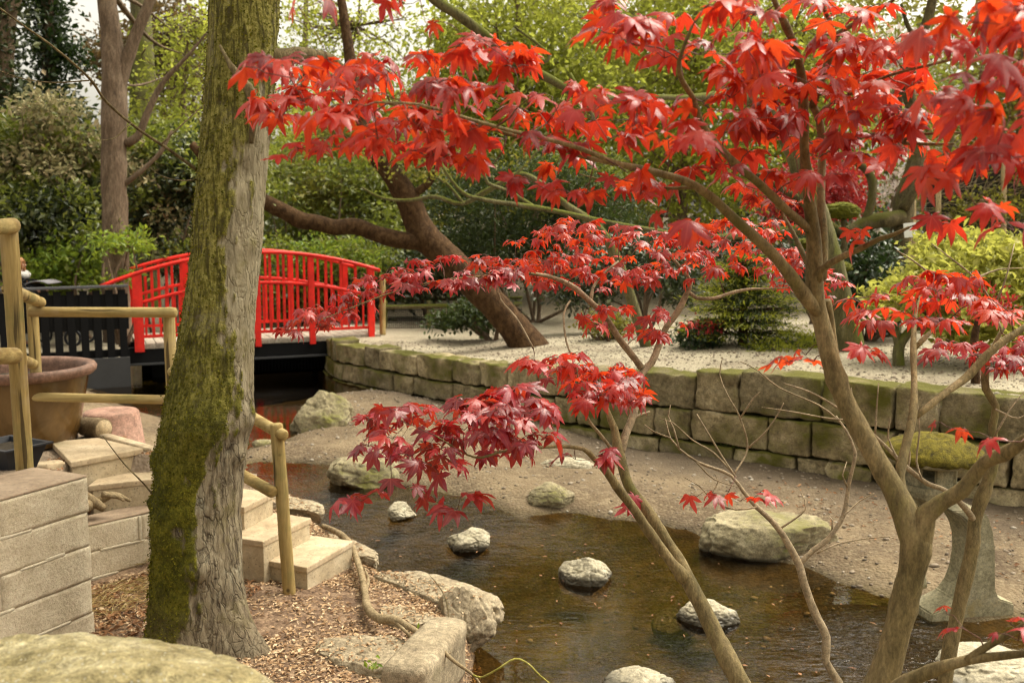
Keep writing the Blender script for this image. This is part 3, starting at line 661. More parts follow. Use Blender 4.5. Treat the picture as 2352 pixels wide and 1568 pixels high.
# ------------------------------------------------------------------ pots, log, tray
def pots():
    gl, nt, out = mat_new('brown_glaze'); t = NT(nt); v = t.coord(); n = t.noise(v, 3, 5, .6, .6); n2 = t.noise(v, 40, 3, .6)
    c = t.ramp(n, [(.3, (.05, .026, .008)), (.5, (.105, .058, .018)), (.7, (.18, .105, .038))])
    b = t.n('ShaderNodeBsdfPrincipled', {'Base Color': c, 'Roughness': .2, 'Specular IOR Level': .5}); nt.links.new(t.bump(n2, .15, .004), b.inputs['Normal']); nt.links.new(b.outputs[0], out.inputs[0])
    M['glaze'] = gl
    M['terracotta'] = stone('terracotta', [(.20, .105, .075), (.29, .165, .12), (.35, .22, .165)], 5, .8, .3, .005)
    M['soil'] = stone('potting_soil', [(.015, .011, .007), (.04, .03, .018), (.07, .05, .03)], 20, .95, .8, .02)
    M['potrim'] = stone('pot_rim', [(.10, .055, .035), (.18, .10, .07), (.25, .15, .11)], 5, .6, .3, .005)
    c = np.array([*P(52, 1000, 6.25)[:2], .80])
    r = thing('glazed_pot', 'very large brown glazed planter with pinkish rim behind the wooden rail', 'plant pot', c)
    MB().add(*lathe(c, [(.0, .0), (.30, .0), (.315, .01), (.345, .14), (.375, .28), (.398, .40), (.405, .44)], 72)).build('body', M['glaze'], r)
    MB().add(*lathe(c, [(.405, .425), (.43, .432), (.447, .45), (.452, .475), (.440, .493), (.405, .492), (.385, .478), (.378, .44), (.372, .30)], 72)).build('rim', M['potrim'], r)
    MB().add(*lathe(c, [(.375, .40), (.2, .415), (.0, .41)], 36, .02)).build('soil', M['soil'], r)
    c = np.array([*P(258, 1010, 7.0)[:2], zt(*P(258, 1010, 7.0)[:2]) - .02])
    r2 = thing('terracotta_pot', 'plain pinkish terracotta pot upside down behind the sawn log', 'plant pot', c)
    h = P(258, 941, 7.0)[2] - c[2]
    MB().add(*lathe(c, [(.275, .0), (.285, .01), (.285, .05), (.265, .06), (.185, h - .012), (.172, h), (.04, h), (.03, h - .01), (.0, h - .01)], 64)).build('body', M['terracotta'], r2)
    # sawn log on the terrace
    e = P(238, 985, 6.35); f = e + np.array([-.16, .10, .0])
    M['sawn'] = stone('sawn_wood', [(.28, .20, .11), (.42, .32, .19), (.52, .42, .28)], 9, .85, .3, .004)
    M['logbark'] = bark('log_bark', [(.08, .055, .03), (.19, .14, .08), (.28, .21, .13)], 14, (1, 1, 1), .9, .02)
    r3 = thing('sawn_log', 'short sawn log with pale cut end lying against the big pot', 'log', (e[0], e[1], .80))
    V, Fc = tube([e, f], [.066, .062], 28, .02, .12, 14, 4); MB().add(V, Fc).build('bark', M['logbark'], r3)
    dd = (e - f) / np.linalg.norm(e - f); V, Fc = tube([e - dd * .002, e + dd * .004], [.060, .058], 28); MB().add(V, Fc).build('cut_end', M['sawn'], r3)
    M['plastic'] = paint('black_plastic', (.018, .02, .026), .35, .2, .05)
    c = P(20, 1045, 4.95); z0 = zt(c[0], c[1])
    r4 = thing('plastic_tray', 'black plastic plant tray behind the tall rail post', 'tray', (c[0], c[1], z0))
    def ring(w, l, z): return [(-w, -l, z), (w, -l, z), (w, l, z), (-w, l, z)]
    R_ = ring(.10, .07, 0) + ring(.145, .11, .13) + ring(.168, .132, .132) + ring(.168, .132, .140) + ring(.145, .11, .140) + ring(.105, .075, .02)
    Vt = rotz(np.array(R_), -.5) + np.array([c[0], c[1], z0]); Fq = [[0, 1, 2, 3]] + [[20, 21, 22, 23]]
    for k in range(5):
        for q in range(4): Fq.append([k * 4 + q, k * 4 + (q + 1) % 4, k * 4 + 4 + (q + 1) % 4, k * 4 + 4 + q])
    MB().add(Vt, np.array(Fq)).build('tub', M['plastic'], r4, smooth=False)
    q = np.array([[-.13, -.10, .11], [.13, -.10, .11], [.13, .10, .12], [-.13, .10, .115]]); MB().add(rotz(q, -.5) + np.array([c[0], c[1], z0]), np.array([[0, 1, 2, 3]])).build('soil', M['soil'], r4)
    for (x, y, d, s, sd, lb) in [(108, 1002, 5.6, (.085, .06, .035), 3, 'flat broken slab piece between the tall rail post and big pot')]:
        c = P(x, y, d); c[2] = zt(c[0], c[1]) + .02; solo('stone_slab', MB().add(*rock(c, s, .4, sd, 4, .08, 8, .7, .5)), M['tread'], c, lb, 'stone')
pots()

# ------------------------------------------------------------------ red bridge with black approach fence
DZ = .61
def bridge():
    A = np.array([-4.95, 13.02]); B = np.array([-1.93, 14.32]); d = (B - A); L = np.linalg.norm(d); d /= L; nn = np.array([-d[1], d[0]]); W = 1.45
    r = thing('footbridge', 'bright red arched wooden footbridge over the stream behind the mossy trunk', 'bridge', (*(A + B) / 2, .0))
    def at(s, w, z): q = A + d * s + nn * w; return np.array([q[0], q[1], z])
    # deck boards and beams
    dk = MB(); nb = 26
    for k in range(nb):
        s = (k + .5) / nb * L; dk.add(*bar(at(s, -.02, DZ - .02), at(s, W + .02, DZ - .02), L / nb - .008, .04, r=.004))
    dk.build('deck', M['deck'], r, smooth=False)
    MB().add(*bar(at(-.02, -.035, DZ - .035), at(L + .02, -.035, DZ - .035), .03, .06, r=.004)).build('deck_edge', M['deck'], r, smooth=False)
    for w in (.0, W * .5, W):
        MB().add(*bar(at(-.10, w, DZ - .155), at(L + .05, w, DZ - .155), .08, .225, r=.004)).build('beam', M['black'], r, smooth=False)
    MB().add(*bar(at(-.10, -.06, DZ - .262), at(L + .05, -.06, DZ - .262), .04, .03, r=.004)).build('kick_strip', M['greyboard'], r, smooth=False)
    gr = MB()
    for k in range(60):
        s = .45 + k / 60 * (L - .5); gr.add(*bar(at(s, .25, .12), at(s, .25, DZ - .27), .012, .012, r=.002))
    gr.build('debris_grille', M['black'], r, smooth=False)
    MB().add(*bar(at(.1, .95, .13), at(L, .95, .13), .03, .30, r=.004)).build('shade_board', M['black'], r, smooth=False)  # black board added to stand in for the darkness under the deck
    MB().add(*bar(at(.35, .5, .02), at(.35, .5, DZ - .26), .22, .22, up=(0, 1, 0), r=.01)).build('pier', M['black'], r, smooth=False)
    s_posts = [.04, .78, 1.57, 2.32, L - .12]
    mid = L * .50
    def ztop(s): u = (s - mid) / (L / 2 + .25); return 1.80 - .36 * u * u
    def zmid(s): u = (s - mid) / (L / 2 + .25); return 1.385 - .34 * u * u
    for w in (-.02, W + .02):
        ss = np.linspace(-.40, L + .02, 40)
        MB().add(*sweep([at(s, w, ztop(s)) for s in ss], .085, .05)).build('handrail', M['red'], r)
        ss = np.linspace(.04, L - .12, 30)
        MB().add(*sweep([at(s, w, zmid(s)) for s in ss], .05, .045)).build('mid_rail', M['red'], r)
        MB().add(*bar(at(.04, w, DZ + .10), at(L - .12, w, DZ + .10), .05, .04)).build('bottom_rail', M['red'], r, smooth=False)
        for k, s in enumerate(s_posts):
            th = .125 if k == 0 and w < 0 else .085
            MB().add(*bar(at(s, w - (.03 if w < 0 else -.03), DZ - .10), at(s, w, ztop(s) - .01), th, .075, up=(nn[0], nn[1], 0), r=.006)).build('post', M['red'], r, smooth=False)
        for k in range(len(s_posts) - 1):
            s0, s1 = s_posts[k], s_posts[k + 1]
            for q in range(1, 4):
                s = s0 + (s1 - s0) * q / 4
                MB().add(*bar(at(s, w, DZ + .10), at(s, w, ztop(s) - .02), .038, .03, up=(nn[0], nn[1], 0), r=.003)).build('baluster', M['red'], r, smooth=False)
            for q in range(0, 4):
                s = s0 + (s1 - s0) * (q + .5) / 4
                MB().add(*bar(at(s, w + .004, DZ + .10), at(s, w + .004, zmid(s) - .02), .028, .024, up=(nn[0], nn[1], 0), r=.003)).build('baluster', M['red'], r, smooth=False)
    # flared end panel on the right bank
    e0 = at(L - .12, -.02, DZ); e1 = at(L + .02, .40, DZ - .03)
    for z in (DZ + .66, DZ + .08): MB().add(*bar(e0 + np.array([0, 0, z - DZ + .02]), e1 + np.array([0, 0, z - DZ]), .045, .04)).build('wing_rail', M['red'], r, smooth=False)
    MB().add(*bar(e1 + np.array([0, 0, -.05]), e1 + np.array([0, 0, 1.0]), .07, .07, up=(0, 1, 0))).build('post', M['red'], r, smooth=False)
    em = (e0 + e1) / 2
    MB().add(*bar(em + np.array([0, 0, 0.0]), em + np.array([0, 0, .66]), .05, .03, up=(0, 1, 0))).build('baluster', M['red'], r, smooth=False)
    # wooden fence post beside the flared end
    solo('round_post', MB().add(*log(P(879, 770, 14.6), P(879, 632, 14.6), .045, 12, 3)), M['logwood'], P(879, 770, 14.6), 'mossy upright post touching the right end of the red bridge', 'post')
    # black slatted fence along the left approach
    F0 = np.array([-8.2, 11.15]); F1 = np.array([-4.97, 12.86]); fd = F1 - F0; FL = np.linalg.norm(fd); fd /= FL; fn = np.array([-fd[1], fd[0]])
    fz = lambda s: 1.36 + (s / FL) * .03
    def fa(s, w, z): q = F0 + fd * s + fn * w; return np.array([q[0], q[1], z])
    r2 = thing('slatted_fence', 'black painted slatted fence on the approach left of the red bridge', 'fence', (*(F0 + F1) / 2, .3))
    MB().add(*bar(fa(0, -.01, fz(0)), fa(FL, -.01, fz(FL)), .11, .035, r=.006)).build('top_rail', M['fencecap'], r2, smooth=False)
    MB().add(*bar(fa(0, .005, 1.06), fa(FL, .005, 1.06), .03, .46, r=.004)).build('upper_panel', M['black'], r2, smooth=False)
    for z in (.52,): MB().add(*bar(fa(0, .03, z), fa(FL, .03, z), .04, .10, r=.004)).build('rail', M['black'], r2, smooth=False)
    ns = 24
    for k in range(ns):
        s = (k + .5) / ns * FL; MB().add(*bar(fa(s, -.02, .36), fa(s, -.02, 1.315 + .03 * s / FL), .092, .02, up=(fn[0], fn[1], 0), r=.003)).build('slat', M['black'], r2, smooth=False)
    solo('retaining_board', MB().add(*bar(fa(FL * .30, -.10, .22), fa(FL * .995, -.10, .22), .05, .52, r=.006)), M['greyboard'], fa(FL * .7, -.1, 0), 'dark grey retaining board under the black slatted fence at the water', 'retaining board', smooth=False)

def sweep(pts, w, h):
    """rectangular rail with rounded corners swept along an arc in a vertical plane"""
    pts = np.asarray(pts, float); T = np.gradient(pts, axis=0); T /= np.linalg.norm(T, axis=1)[:, None]
    s = np.cross(T, [0, 0, 1.]); s /= np.linalg.norm(s, axis=1)[:, None]; u = np.cross(s, T)
    pr = np.array([(-.5, -.35), (-.35, -.5), (.35, -.5), (.5, -.35), (.5, .3), (.3, .5), (-.3, .5), (-.5, .3)]); n = len(pr); m = len(pts)
    V = (pts[:, None] + s[:, None] * (pr[:, 0] * w)[None, :, None] + u[:, None] * (pr[:, 1] * h)[None, :, None]).reshape(-1, 3)
    i = np.arange(m - 1)[:, None] * n; j = np.arange(n)[None]; j2 = (j + 1) % n
    Q = np.stack([i + j, i + n + j, i + n + j2, i + j2], -1).reshape(-1, 4)
    V = np.vstack([V, pts[0], pts[-1]]); k = np.arange(n); k2 = (k + 1) % n
    return V, [Q, np.vstack([np.stack([np.full(n, m * n), k, k2], -1), np.stack([np.full(n, m * n + 1), (m - 1) * n + k2, (m - 1) * n + k], -1)])]
M['fencecap'] = paint('grey_fence_cap', (.09, .09, .10), .35, .2, .1)
bridge()

# ------------------------------------------------------------------ dry-stone retaining wall
def retaining_wall():
    r = thing('stone_wall', 'mossy sandstone retaining wall of big blocks below the gravel, curving to the red bridge', 'wall', (.33, 10.25, 0))
    L = WALLN; seg = np.linalg.norm(np.diff(L, axis=0), axis=1); S = np.concatenate([[0], np.cumsum(seg)]); rg = np.random.default_rng(5)
    def at(s): return np.array([np.interp(s, S, L[:, 0]), np.interp(s, S, L[:, 1])])
    mb = MB(); dark = MB(); nc = 3
    hs = [.30, .30, .36]
    for k in range(nc):
        s = rg.uniform(-.4, 0) + k * .13
        while s < S[-1] - .1:
            ln = rg.uniform(.26, .78); s0, s1 = max(0, s), min(S[-1], s + ln); s += ln
            if s1 - s0 < .08: continue
            a, b = at(s0), at(s1); d = b - a; l = np.linalg.norm(d); d /= l; nr = np.array([d[1], -d[0]])
            top = np.interp((s0 + s1) / 2, S, WTOP) + .02; h = top + .12; f = np.cumsum([0] + hs) / sum(hs)
            z0 = -.12 + h * f[k]; z1 = -.12 + h * f[k + 1] + (rg.uniform(-.03, .02) if k == nc - 1 else rg.uniform(-.03, .03) * 0)
            V, Fc = rbox((l / 2 - .014, .17, (z1 - z0) / 2 - .011), .012, 16, .034, 7, rg.integers(9999))
            V = V + np.stack([fbm(V * 17 + k, 2, 3), fbm(V * 17 + 5 + k, 2, 4), fbm(V * 17 + 9, 2, 5)], -1) * .012
            V = rotz(V, math.atan2(d[1], d[0]) + rg.uniform(-.03, .03)); c = (a + b) / 2 - nr * (.12 + rg.uniform(-.035, .03)) + nr * (.06 if k == 0 else .03 if k == 1 else 0)
            mb.add(V + np.array([*c, (z0 + z1) / 2]), Fc)
    mb.build('blocks', M['wallstone'], r)
    for q in range(len(L) - 1):
        a, b = L[q], L[q + 1]; d = (b - a) / np.linalg.norm(b - a); nr = np.array([d[1], -d[0]])
        z = min(WTOP[q], WTOP[q + 1]) - .05
        dark.add(*bar([*(a - nr * .17), z / 2 - .1], [*(b - nr * .17), z / 2 - .1], .14, z + .2, r=.002))
    dark.build('earth_joint', M['soil'], r, smooth=False)
retaining_wall()
for (x, y, z, sz, sd) in [(1960, 1110, .05, (.30, .16, .20), 4), (2075, 1120, .05, (.22, .14, .16), 6)]:
    c = G(x, y, z); c[1] += .15; c[2] = sz[2] * .55
    solo('fallen_block', MB().add(*rock(c, sz, -.6 + sd * .1, sd, 4, .08, 12, .62)), M['wallstone'], c, 'fallen block at the foot of the stone wall, ' + ('left of the lantern' if sd == 4 else 'directly behind the lantern'), 'stone')

# ------------------------------------------------------------------ stones in the pond and on the bank
def put_rock(x, y, z, size, rot, seed, mt, label, sink=.35, name='boulder', cat='boulder', **kw):
    c = G(x, y, z); z = z + float(level(c[0], c[1])); c = G(x, y, z); z = max(z, zt(c[0], c[1]) - .02) if z > .0 else z; c = np.array([c[0], c[1], z + size[2] * (1 - 2 * sink) * .5])
    return solo(name, MB().add(*rock(c, size, rot, seed, **kw)), M[mt], (c[0], c[1], z), label, cat)
put_rock(742, 978, .04, (.34, .26, .30), .2, 11, 'boulder', 'mossy ochre boulder on the sand spit, farthest one towards the bridge', .30)
put_rock(838, 1100, .02, (.30, .24, .20), .1, 23, 'boulder', 'wide ochre boulder half behind the lowest red maple leaves, at the water edge', .30, top=.62)
put_rock(1262, 1152, .02, (.195, .15, .13), .3, 31, 'boulder', 'small angular boulder alone on the sand above the pond edge', .25)
put_rock(1300, 1075, .05, (.24, .10, .08), .1, 37, 'palerock', 'flat pale stone on the sand just under the red leaves left of the twin stems', .3, name='flat_stone', cat='stone')
put_rock(1758, 1262, .0, (.47, .26, .26), -.12, 41, 'boulder', 'largest boulder, pale top, at the pond edge behind the bare twigs', .28, top=.58, cuts=6)
put_rock(1082, 1252, .0, (.155, .125, .10), -.1, 53, 'palerock', 'rounded stone standing in water below the lowest hanging red leaves', .33, name='pond_stone', cat='stone', cuts=8, cutd=.74, rough=.14)
put_rock(1346, 1330, .0, (.172, .125, .115), -.35, 59, 'palerock', 'smooth egg-shaped stone alone in the middle of the pond', .33, name='pond_stone', cat='stone', cuts=6, cutd=.80, rough=.11)
put_rock(1625, 1420, .0, (.17, .12, .095), -.2, 61, 'palerock', 'smooth pale stone in the pond crossed by the leaning maple stem', .42, name='pond_stone', cat='stone', cuts=6, cutd=.80, rough=.11)
put_rock(920, 1178, .0, (.12, .10, .075), .1, 67, 'palerock', 'little grey stone in rippling water under the hanging leaf cluster', .35, name='pond_stone', cat='stone', cuts=8, cutd=.74, rough=.14)
put_rock(1470, 1575, .0, (.17, .13, .075), .0, 71, 'palerock', 'wet stone barely breaking the water at the bottom edge of the photo', .45, name='pond_stone', cat='stone', cuts=3, rough=.12)
put_rock(2290, 1545, .02, (.30, .22, .13), .25, 73, 'palerock', 'flat pale stone in the bottom right corner under the low maple branch', .35, name='flat_stone', cat='stone', top=.4)
put_rock(1560, 1440, -.13, (.16, .14, .10), .3, 79, 'boulder', 'dark stone under water beside the pale stone at the leaning stem', .35, name='pond_stone', cat='stone')
put_rock(612, 1022, .03, (.16, .08, .05), .2, 83, 'boulder', 'low flat dark stone by the red reflection behind the stair rail', .3, name='flat_stone', cat='stone')
# bank stones
put_rock(992, 1372, .16, (.46, .20, .19), -.62, 101, 'bankrock', 'biggest bank slab with a mossy end overhanging the pond', .50, name='bank_stone', cat='stone', top=.42, cuts=10, cutd=.72, rough=.08)
put_rock(1065, 1470, .06, (.17, .14, .19), -.3, 103, 'bankrock', 'wet stone underneath the mossy end of the biggest bank slab', .42, name='bank_stone', cat='stone')
put_rock(925, 1440, .20, (.20, .11, .11), -.5, 107, 'bankrock', 'narrow bank stone between the biggest slab and the exposed root', .40, name='bank_stone', cat='stone', top=.4)
put_rock(850, 1525, .20, (.27, .19, .14), -.3, 109, 'bankrock', 'broad flat stone among wood chips at the bottom of the bank', .42, name='bank_stone', cat='stone', top=.4, cuts=12)
a0, a1 = G(1032, 1478, .20), G(925, 1600, .24)
V, Fc = bar(a0, a1, .20, .26, r=.03, n=8); V = V + (fbm(V * 6, 3, 5) * .022)[:, None]
solo('bank_stone', MB().add(V, Fc), M['bankrock'], (a0 + a1) / 2, 'long squared kerb-like stone slanting into the pond at the bottom edge', 'stone')
put_rock(795, 1262, .14, (.34, .12, .10), -.75, 113, 'bankrock', 'long low stone edging the water beside the bottom step, dusted with chips', .5, name='bank_stone', cat='stone', top=.35)
put_rock(668, 1165, .17, (.34, .14, .12), -.7, 127, 'bankrock', 'low edging stone behind the stair rail post at the water', .5, name='bank_stone', cat='stone', top=.35)
c = P(120, 1712, 1.32)
solo('foreground_stone', MB().add(*rock(c, (.36, .22, .135), -.22, 131, 6, .08, 9, .8, fine=.05)), M['lichen'], c, 'blurred pale lichened stone very close to the camera in the bottom left corner', 'stone')


def lantern():
    D = 5.6
    M['lantern'] = stone('lantern_granite', [(.18, .16, .095), (.29, .26, .16), (.38, .34, .23)], 9, .9, .5, .006, (.12, .08, .012), .60, speck=(.15, .13, .10), up=0)
    M['yellowmoss'] = stone('yellow_moss', [(.04, .03, .006), (.15, .12, .010), (.30, .24, .025)], 26, .95, 1., .03)
    cx = P(2120, 1120, D); b = P(2200, 1395, D)
    r = thing('stone_lantern', 'Japanese stone lantern with yellow moss cap and curved leg, behind the maple fork', 'lantern', (b[0], b[1], .04))
    k = D / F_PX
    prof = [(2098, 1412), (2100, 1386), (2130, 1378), (2162, 1362), (2186, 1338), (2200, 1305), (2206, 1265), (2203, 1230), (2190, 1198), (2168, 1172), (2140, 1150), (2215, 1150), (2240, 1168), (2258, 1205), (2268, 1250), (2272, 1300), (2275, 1340), (2288, 1362), (2316, 1376), (2317, 1412)]
    prof = [(2207 + (x - 2207) * (.80 if 1160 < y < 1370 else .96), y) for x, y in prof]
    bm = bmesh.new(); yc = P(2200, 1395, D)[1]; f = bm.faces.new([bm.verts.new((P(x, y, D)[0], yc - .11, P(x, y, D)[2])) for x, y in prof])
    ex = bmesh.ops.extrude_face_region(bm, geom=[f])
    for v in ex['geom']:
        if isinstance(v, bmesh.types.BMVert): v.co.y += .22
    bmesh.ops.recalc_face_normals(bm, faces=bm.faces[:]); bmesh.ops.bevel(bm, geom=bm.edges[:], offset=.008, segments=2, affect='EDGES'); bmesh.ops.triangulate(bm, faces=bm.faces[:])
    bm.verts.ensure_lookup_table(); bm.verts.index_update(); V = np.array([v.co[:] for v in bm.verts]); Fc = np.array([[v.index for v in f.verts] for f in bm.faces]); bm.free()
    V = rotz(V - [b[0], yc, 0], .18) + [b[0], yc, 0]; MB().add(V, Fc).build('leg', M['lantern'], r, smooth=False)
    MB().add(*tube([P(2112, 1130, D), P(2108, 1180, D + .1), P(2104, 1240, D + .15), P(2102, 1300, D + .15), P(2102, 1345, D + .15)], np.array([26, 22, 20, 22, 26]) * k, 16, .02, .05, 8, 3)).build('leg', M['lantern'], r)
    z = lambda y: P(2130, y, D)[2]
    c = np.array([cx[0] + .04, cx[1], 0])
    MB().add(*lathe(c, [(0, z(1150)), (.10, z(1149)), (.155, z(1135)), (.172, z(1120)), (.172, z(1108)), (0, z(1107))], 6)).build('platform', M['lantern'], r, smooth=False)
    # fire box: six posts, sill and lintel leave window openings
    fb = MB()
    for q in range(6):
        a = math.radians(60 * q + 30); p = c + np.array([math.cos(a) * .115, math.sin(a) * .115, 0])
        fb.add(*bar(p + [0, 0, z(1108)], p + [0, 0, z(1060)], .042, .042, up=(math.cos(a), math.sin(a), 0), r=.005))
        a2 = math.radians(60 * q); p2 = c + np.array([math.cos(a2) * .105, math.sin(a2) * .105, 0])
        if q % 2: fb.add(*bar(p2 + [0, 0, z(1108)], p2 + [0, 0, z(1060)], .09, .02, up=(math.cos(a2), math.sin(a2), 0), r=.004))
    fb.add(*lathe(c, [(.0, z(1100)), (.125, z(1100)), (.125, z(1108))], 6)); fb.build('fire_box', M['lantern'], r, smooth=False)
    V, Fc = lathe(c, [(.0, z(1062)), (.20, z(1062)), (.262, z(1052)), (.268, z(1042)), (.22, z(1022)), (.13, z(1006)), (.05, z(1000)), (0, z(1000))], 30)
    V = V + (fbm(V * 9, 3, 4) * .012)[:, None]; MB().add(V, Fc).build('roof', M['lantern'], r)
    # moss cushion over the roof
    q = 64; V, Fc = lathe(c, [(.258, z(1050)), (.275, z(1044)), (.262, z(1030)), (.21, z(1012)), (.12, z(998)), (.05, z(994)), (0, z(994))], q); V = V + np.stack([fbm(V * 22 + 3, 3, 1), fbm(V * 22 + 9, 3, 2), fbm(V * 22, 3, 3) * 1.2], -1) * .016
    MB().add(V, Fc).build('moss_cap', M['yellowmoss'], r)
lantern()

# ------------------------------------------------------------------ exposed root, loose twig, litter
M['root'] = bark('root_bark', [(.12, .085, .045), (.26, .195, .11), (.36, .285, .175)], 16, (1, 1, 1), .7, .01)
M['greentwig'] = bark('green_twig_bark', [(.17, .15, .03), (.30, .27, .06), (.36, .32, .11)], 16, (1, 1, 1), .4, .006)
def gz(x, y, z): return G(x, y, z)
rp = [gz(742, 1207, .24), gz(775, 1222, .27), gz(805, 1250, .28), (gz(828, 1310, .29)), gz(838, 1360, .28), gz(845, 1395, .30), gz(868, 1418, .31), gz(905, 1422, .33), gz(950, 1445, .33), gz(1000, 1478, .34), gz(1040, 1515, .30), gz(1085, 1548, .22), gz(1110, 1580, .16)]
rt = thing('exposed_root', 'brown root snaking over the chips from the water to the bottom bank stones', 'root', rp[6])
MB().add(*tube(rp, [.014, .020, .020, .017, .018, .021, .022, .020, .013, .010, .008, .006, .005], 10, .012, .22, 18, 9)).build('main_root', M['root'], rt)
mb = MB()
mb.add(*tube([gz(905, 1424, .33), gz(955, 1470, .31), gz(1000, 1500, .30), gz(1035, 1498, .30)], [.010, .007, .006, .004], 7, .02, .2, 18, 2))
mb.build('side_root', M['root'], rt); mb = MB(); mb.add(*tube([gz(838, 1360, .28), gz(846, 1330, .29), gz(835, 1300, .28)], [.012, .008, .003], 7, .02, .2, 18, 2)); mb.build('side_root', M['root'], rt)
tw = thing('green_twig', 'thin yellow-green twig arching over the pond at the bottom edge', 'twig', gz(1100, 1560, .16))
MB().add(*tube([gz(1085, 1548, .22), gz(1105, 1555, .22), P(1140, 1538, 4.2), P(1183, 1512, 4.2), P(1215, 1525, 4.2), P(1240, 1550, 4.2), P(1290, 1590, 4.2)], [.005, .005, .005, .0045, .004, .0035, .003], 6, .02, .1, 20, 1)).build('stem', M['greentwig'], tw)
t2 = thing('bare_sprout', 'thin dark sprout curving up from the mossy end of the biggest bank slab', 'twig', gz(1015, 1470, .3))
MB().add(*tube([gz(1000, 1498, .28), P(1020, 1470, 4.8), P(1030, 1420, 4.85), P(1022, 1370, 4.9), P(1000, 1335, 4.95), P(985, 1318, 4.95)], [.004, .0035, .003, .003, .0025, .001], 5, .03)).build('stem', M['deadwood'], t2)
# roots on the middle terrace and the whip with a bud by the steps
r5 = thing('tree_root', 'knotted grey root lying on top of the low block wall', 'root', P(215, 1140, 5.35))
mb = MB()
for pp, rr in [([P(166, 1190, 5.35), P(192, 1163, 5.4), P(222, 1152, 5.5), P(262, 1135, 5.5), P(300, 1150, 5.5)], [.05, .04, .028, .018, .008]), ([P(176, 1125, 5.4), P(203, 1145, 5.45), P(240, 1168, 5.45)], [.03, .035, .02]), ([P(235, 1135, 5.35), P(270, 1140, 5.4), P(285, 1150, 5.4)], [.018, .014, .006])]:
    mb.add(*tube(pp, rr, 10, .015, .3, 16, 4))
mb.build('root', M['root'], r5)
r6 = thing('bare_sprout', 'thin sprout with a few green buds slanting from the mossy trunk towards the sawn log', 'twig', P(358, 1140, 4.5))
MB().add(*tube([P(362, 1150, 4.45), P(330, 1110, 4.4), P(290, 1070, 4.4), P(258, 1030, 4.4), P(236, 1000, 4.4)], [.004, .0035, .003, .0025, .0015], 5, .03)).build('stem', M['deadwood'], r6)

def scatter(n, poly, rg):
    p = np.array(poly); lo, hi = p.min(0), p.max(0); o = np.zeros((0, 2))
    while len(o) < n:
        q = rg.uniform(lo, hi, (n * 2, 2)); q = q[sdist(poly, q[:, 0], q[:, 1]) > 0]; o = np.vstack([o, q])
    return o[:n]

def litter(name, mat, n, poly, Lr, Wr, seed, dens=None, lift=.004, tilt=.35, bend=.12, asp=None):
    rg = np.random.default_rng(seed); q = scatter(n, poly, rg)
    if dens is not None:
        w = fbm(np.stack([q[:, 0], q[:, 1], q[:, 0] * 0], -1) * 2.2, 3, seed); q = q[w + rg.normal(0, .22, len(q)) > dens]
    z = terrain(q[:, 0], q[:, 1]); a = rg.uniform(0, 2 * math.pi, len(q))
    if 'chip' in name:
        for k_ in range(len(q)):
            for bv in STONES:
                h_ = bv.ray_cast(Vector((q[k_, 0], q[k_, 1], 1.2)), Vector((0, 0, -1)))
                if h_[0] is not None and h_[0].z > z[k_] and h_[1].z > .75 and rg.random() < .45: z[k_] = h_[0].z - .001
    ax = np.stack([np.cos(a), np.sin(a), rg.normal(0, tilt * .5, len(q))], -1); ax /= np.linalg.norm(ax, axis=1)[:, None]
    up = np.stack([rg.normal(0, tilt, len(q)), rg.normal(0, tilt, len(q)), np.ones(len(q))], -1); up -= ax * (up * ax).sum(1)[:, None]; up /= np.linalg.norm(up, axis=1)[:, None]
    L = rg.uniform(*Lr, len(q)); W = rg.uniform(*Wr, len(q))
    cc = np.stack([q[:, 0], q[:, 1], z + lift + rg.uniform(0, lift, len(q))], -1)
    V, F = quads(cc, ax, up, L, W, bend)
    return tag(MB().add(V, F).build(name, mat, smooth=False), kind='stuff')
from mathutils.bvhtree import BVHTree
STONES = []
for o_ in scene.objects:
    if o_.name.startswith('bank_stone') and o_.type == 'MESH':
        L0 = o_.location; STONES.append(BVHTree.FromPolygons([v.co + L0 for v in o_.data.vertices], [tuple(p.vertices) for p in o_.data.polygons]))
M['chip'] = leafmat('wood_chips', [(.16, .085, .042), (.35, .215, .115), (.52, .36, .21), (.68, .52, .35)], (.3, .2, .1), .05, .85, .2)
M['dry'] = leafmat('dry_leaves', [(.13, .06, .03), (.26, .13, .06), (.40, .22, .11)], (.3, .15, .06), .1, .8, .2)
M['straw'] = leafmat('straw', [(.34, .24, .09), (.52, .40, .17), (.60, .50, .26)], (.3, .25, .1), .1, .7, .2)
BANKV = [(-2.4, 4.2), (-2.3, 5.1), (-1.85, 5.5), (-1.35, 5.2), (-1.05, 5.1), (-.85, 5.5), (-1.25, 5.85), (-1.5, 6.3), (-1.9, 7.2), (-1.1, 6.35), (-.75, 5.55), (-.45, 5.2), (-.1, 4.9), (-.2, 4.1), (0, 3.7), (-2.0, 3.6)]
litter('wood_chips', M['chip'], 20000, BANKV, (.012, .040), (.006, .016), 3, -.12)
litter('wood_chips', M['chip'], 1500, [(-1.4, 6.3), (-.7, 5.35), (-.25, 4.95), (-.35, 4.6), (-1.0, 5.1), (-1.2, 5.9)], (.012, .03), (.006, .013), 4, -.4)
litter('dry_leaves', M['dry'], 1500, [(-2.2, 4.4), (-2.25, 5.1), (-1.6, 5.5), (-1.3, 5.0), (-1.6, 3.9)], (.02, .05), (.010, .022), 5, -.2, .006, .5)
litter('dry_leaves', M['dry'], 500, MIDT, (.02, .045), (.010, .02), 15, None, .006, .5)
litter('straw', M['straw'], 420, [(-2.2, 4.5), (-2.22, 5.08), (-1.85, 5.35), (-1.7, 4.8)], (.06, .16), (.002, .004), 6, None, .01, .2, .02)
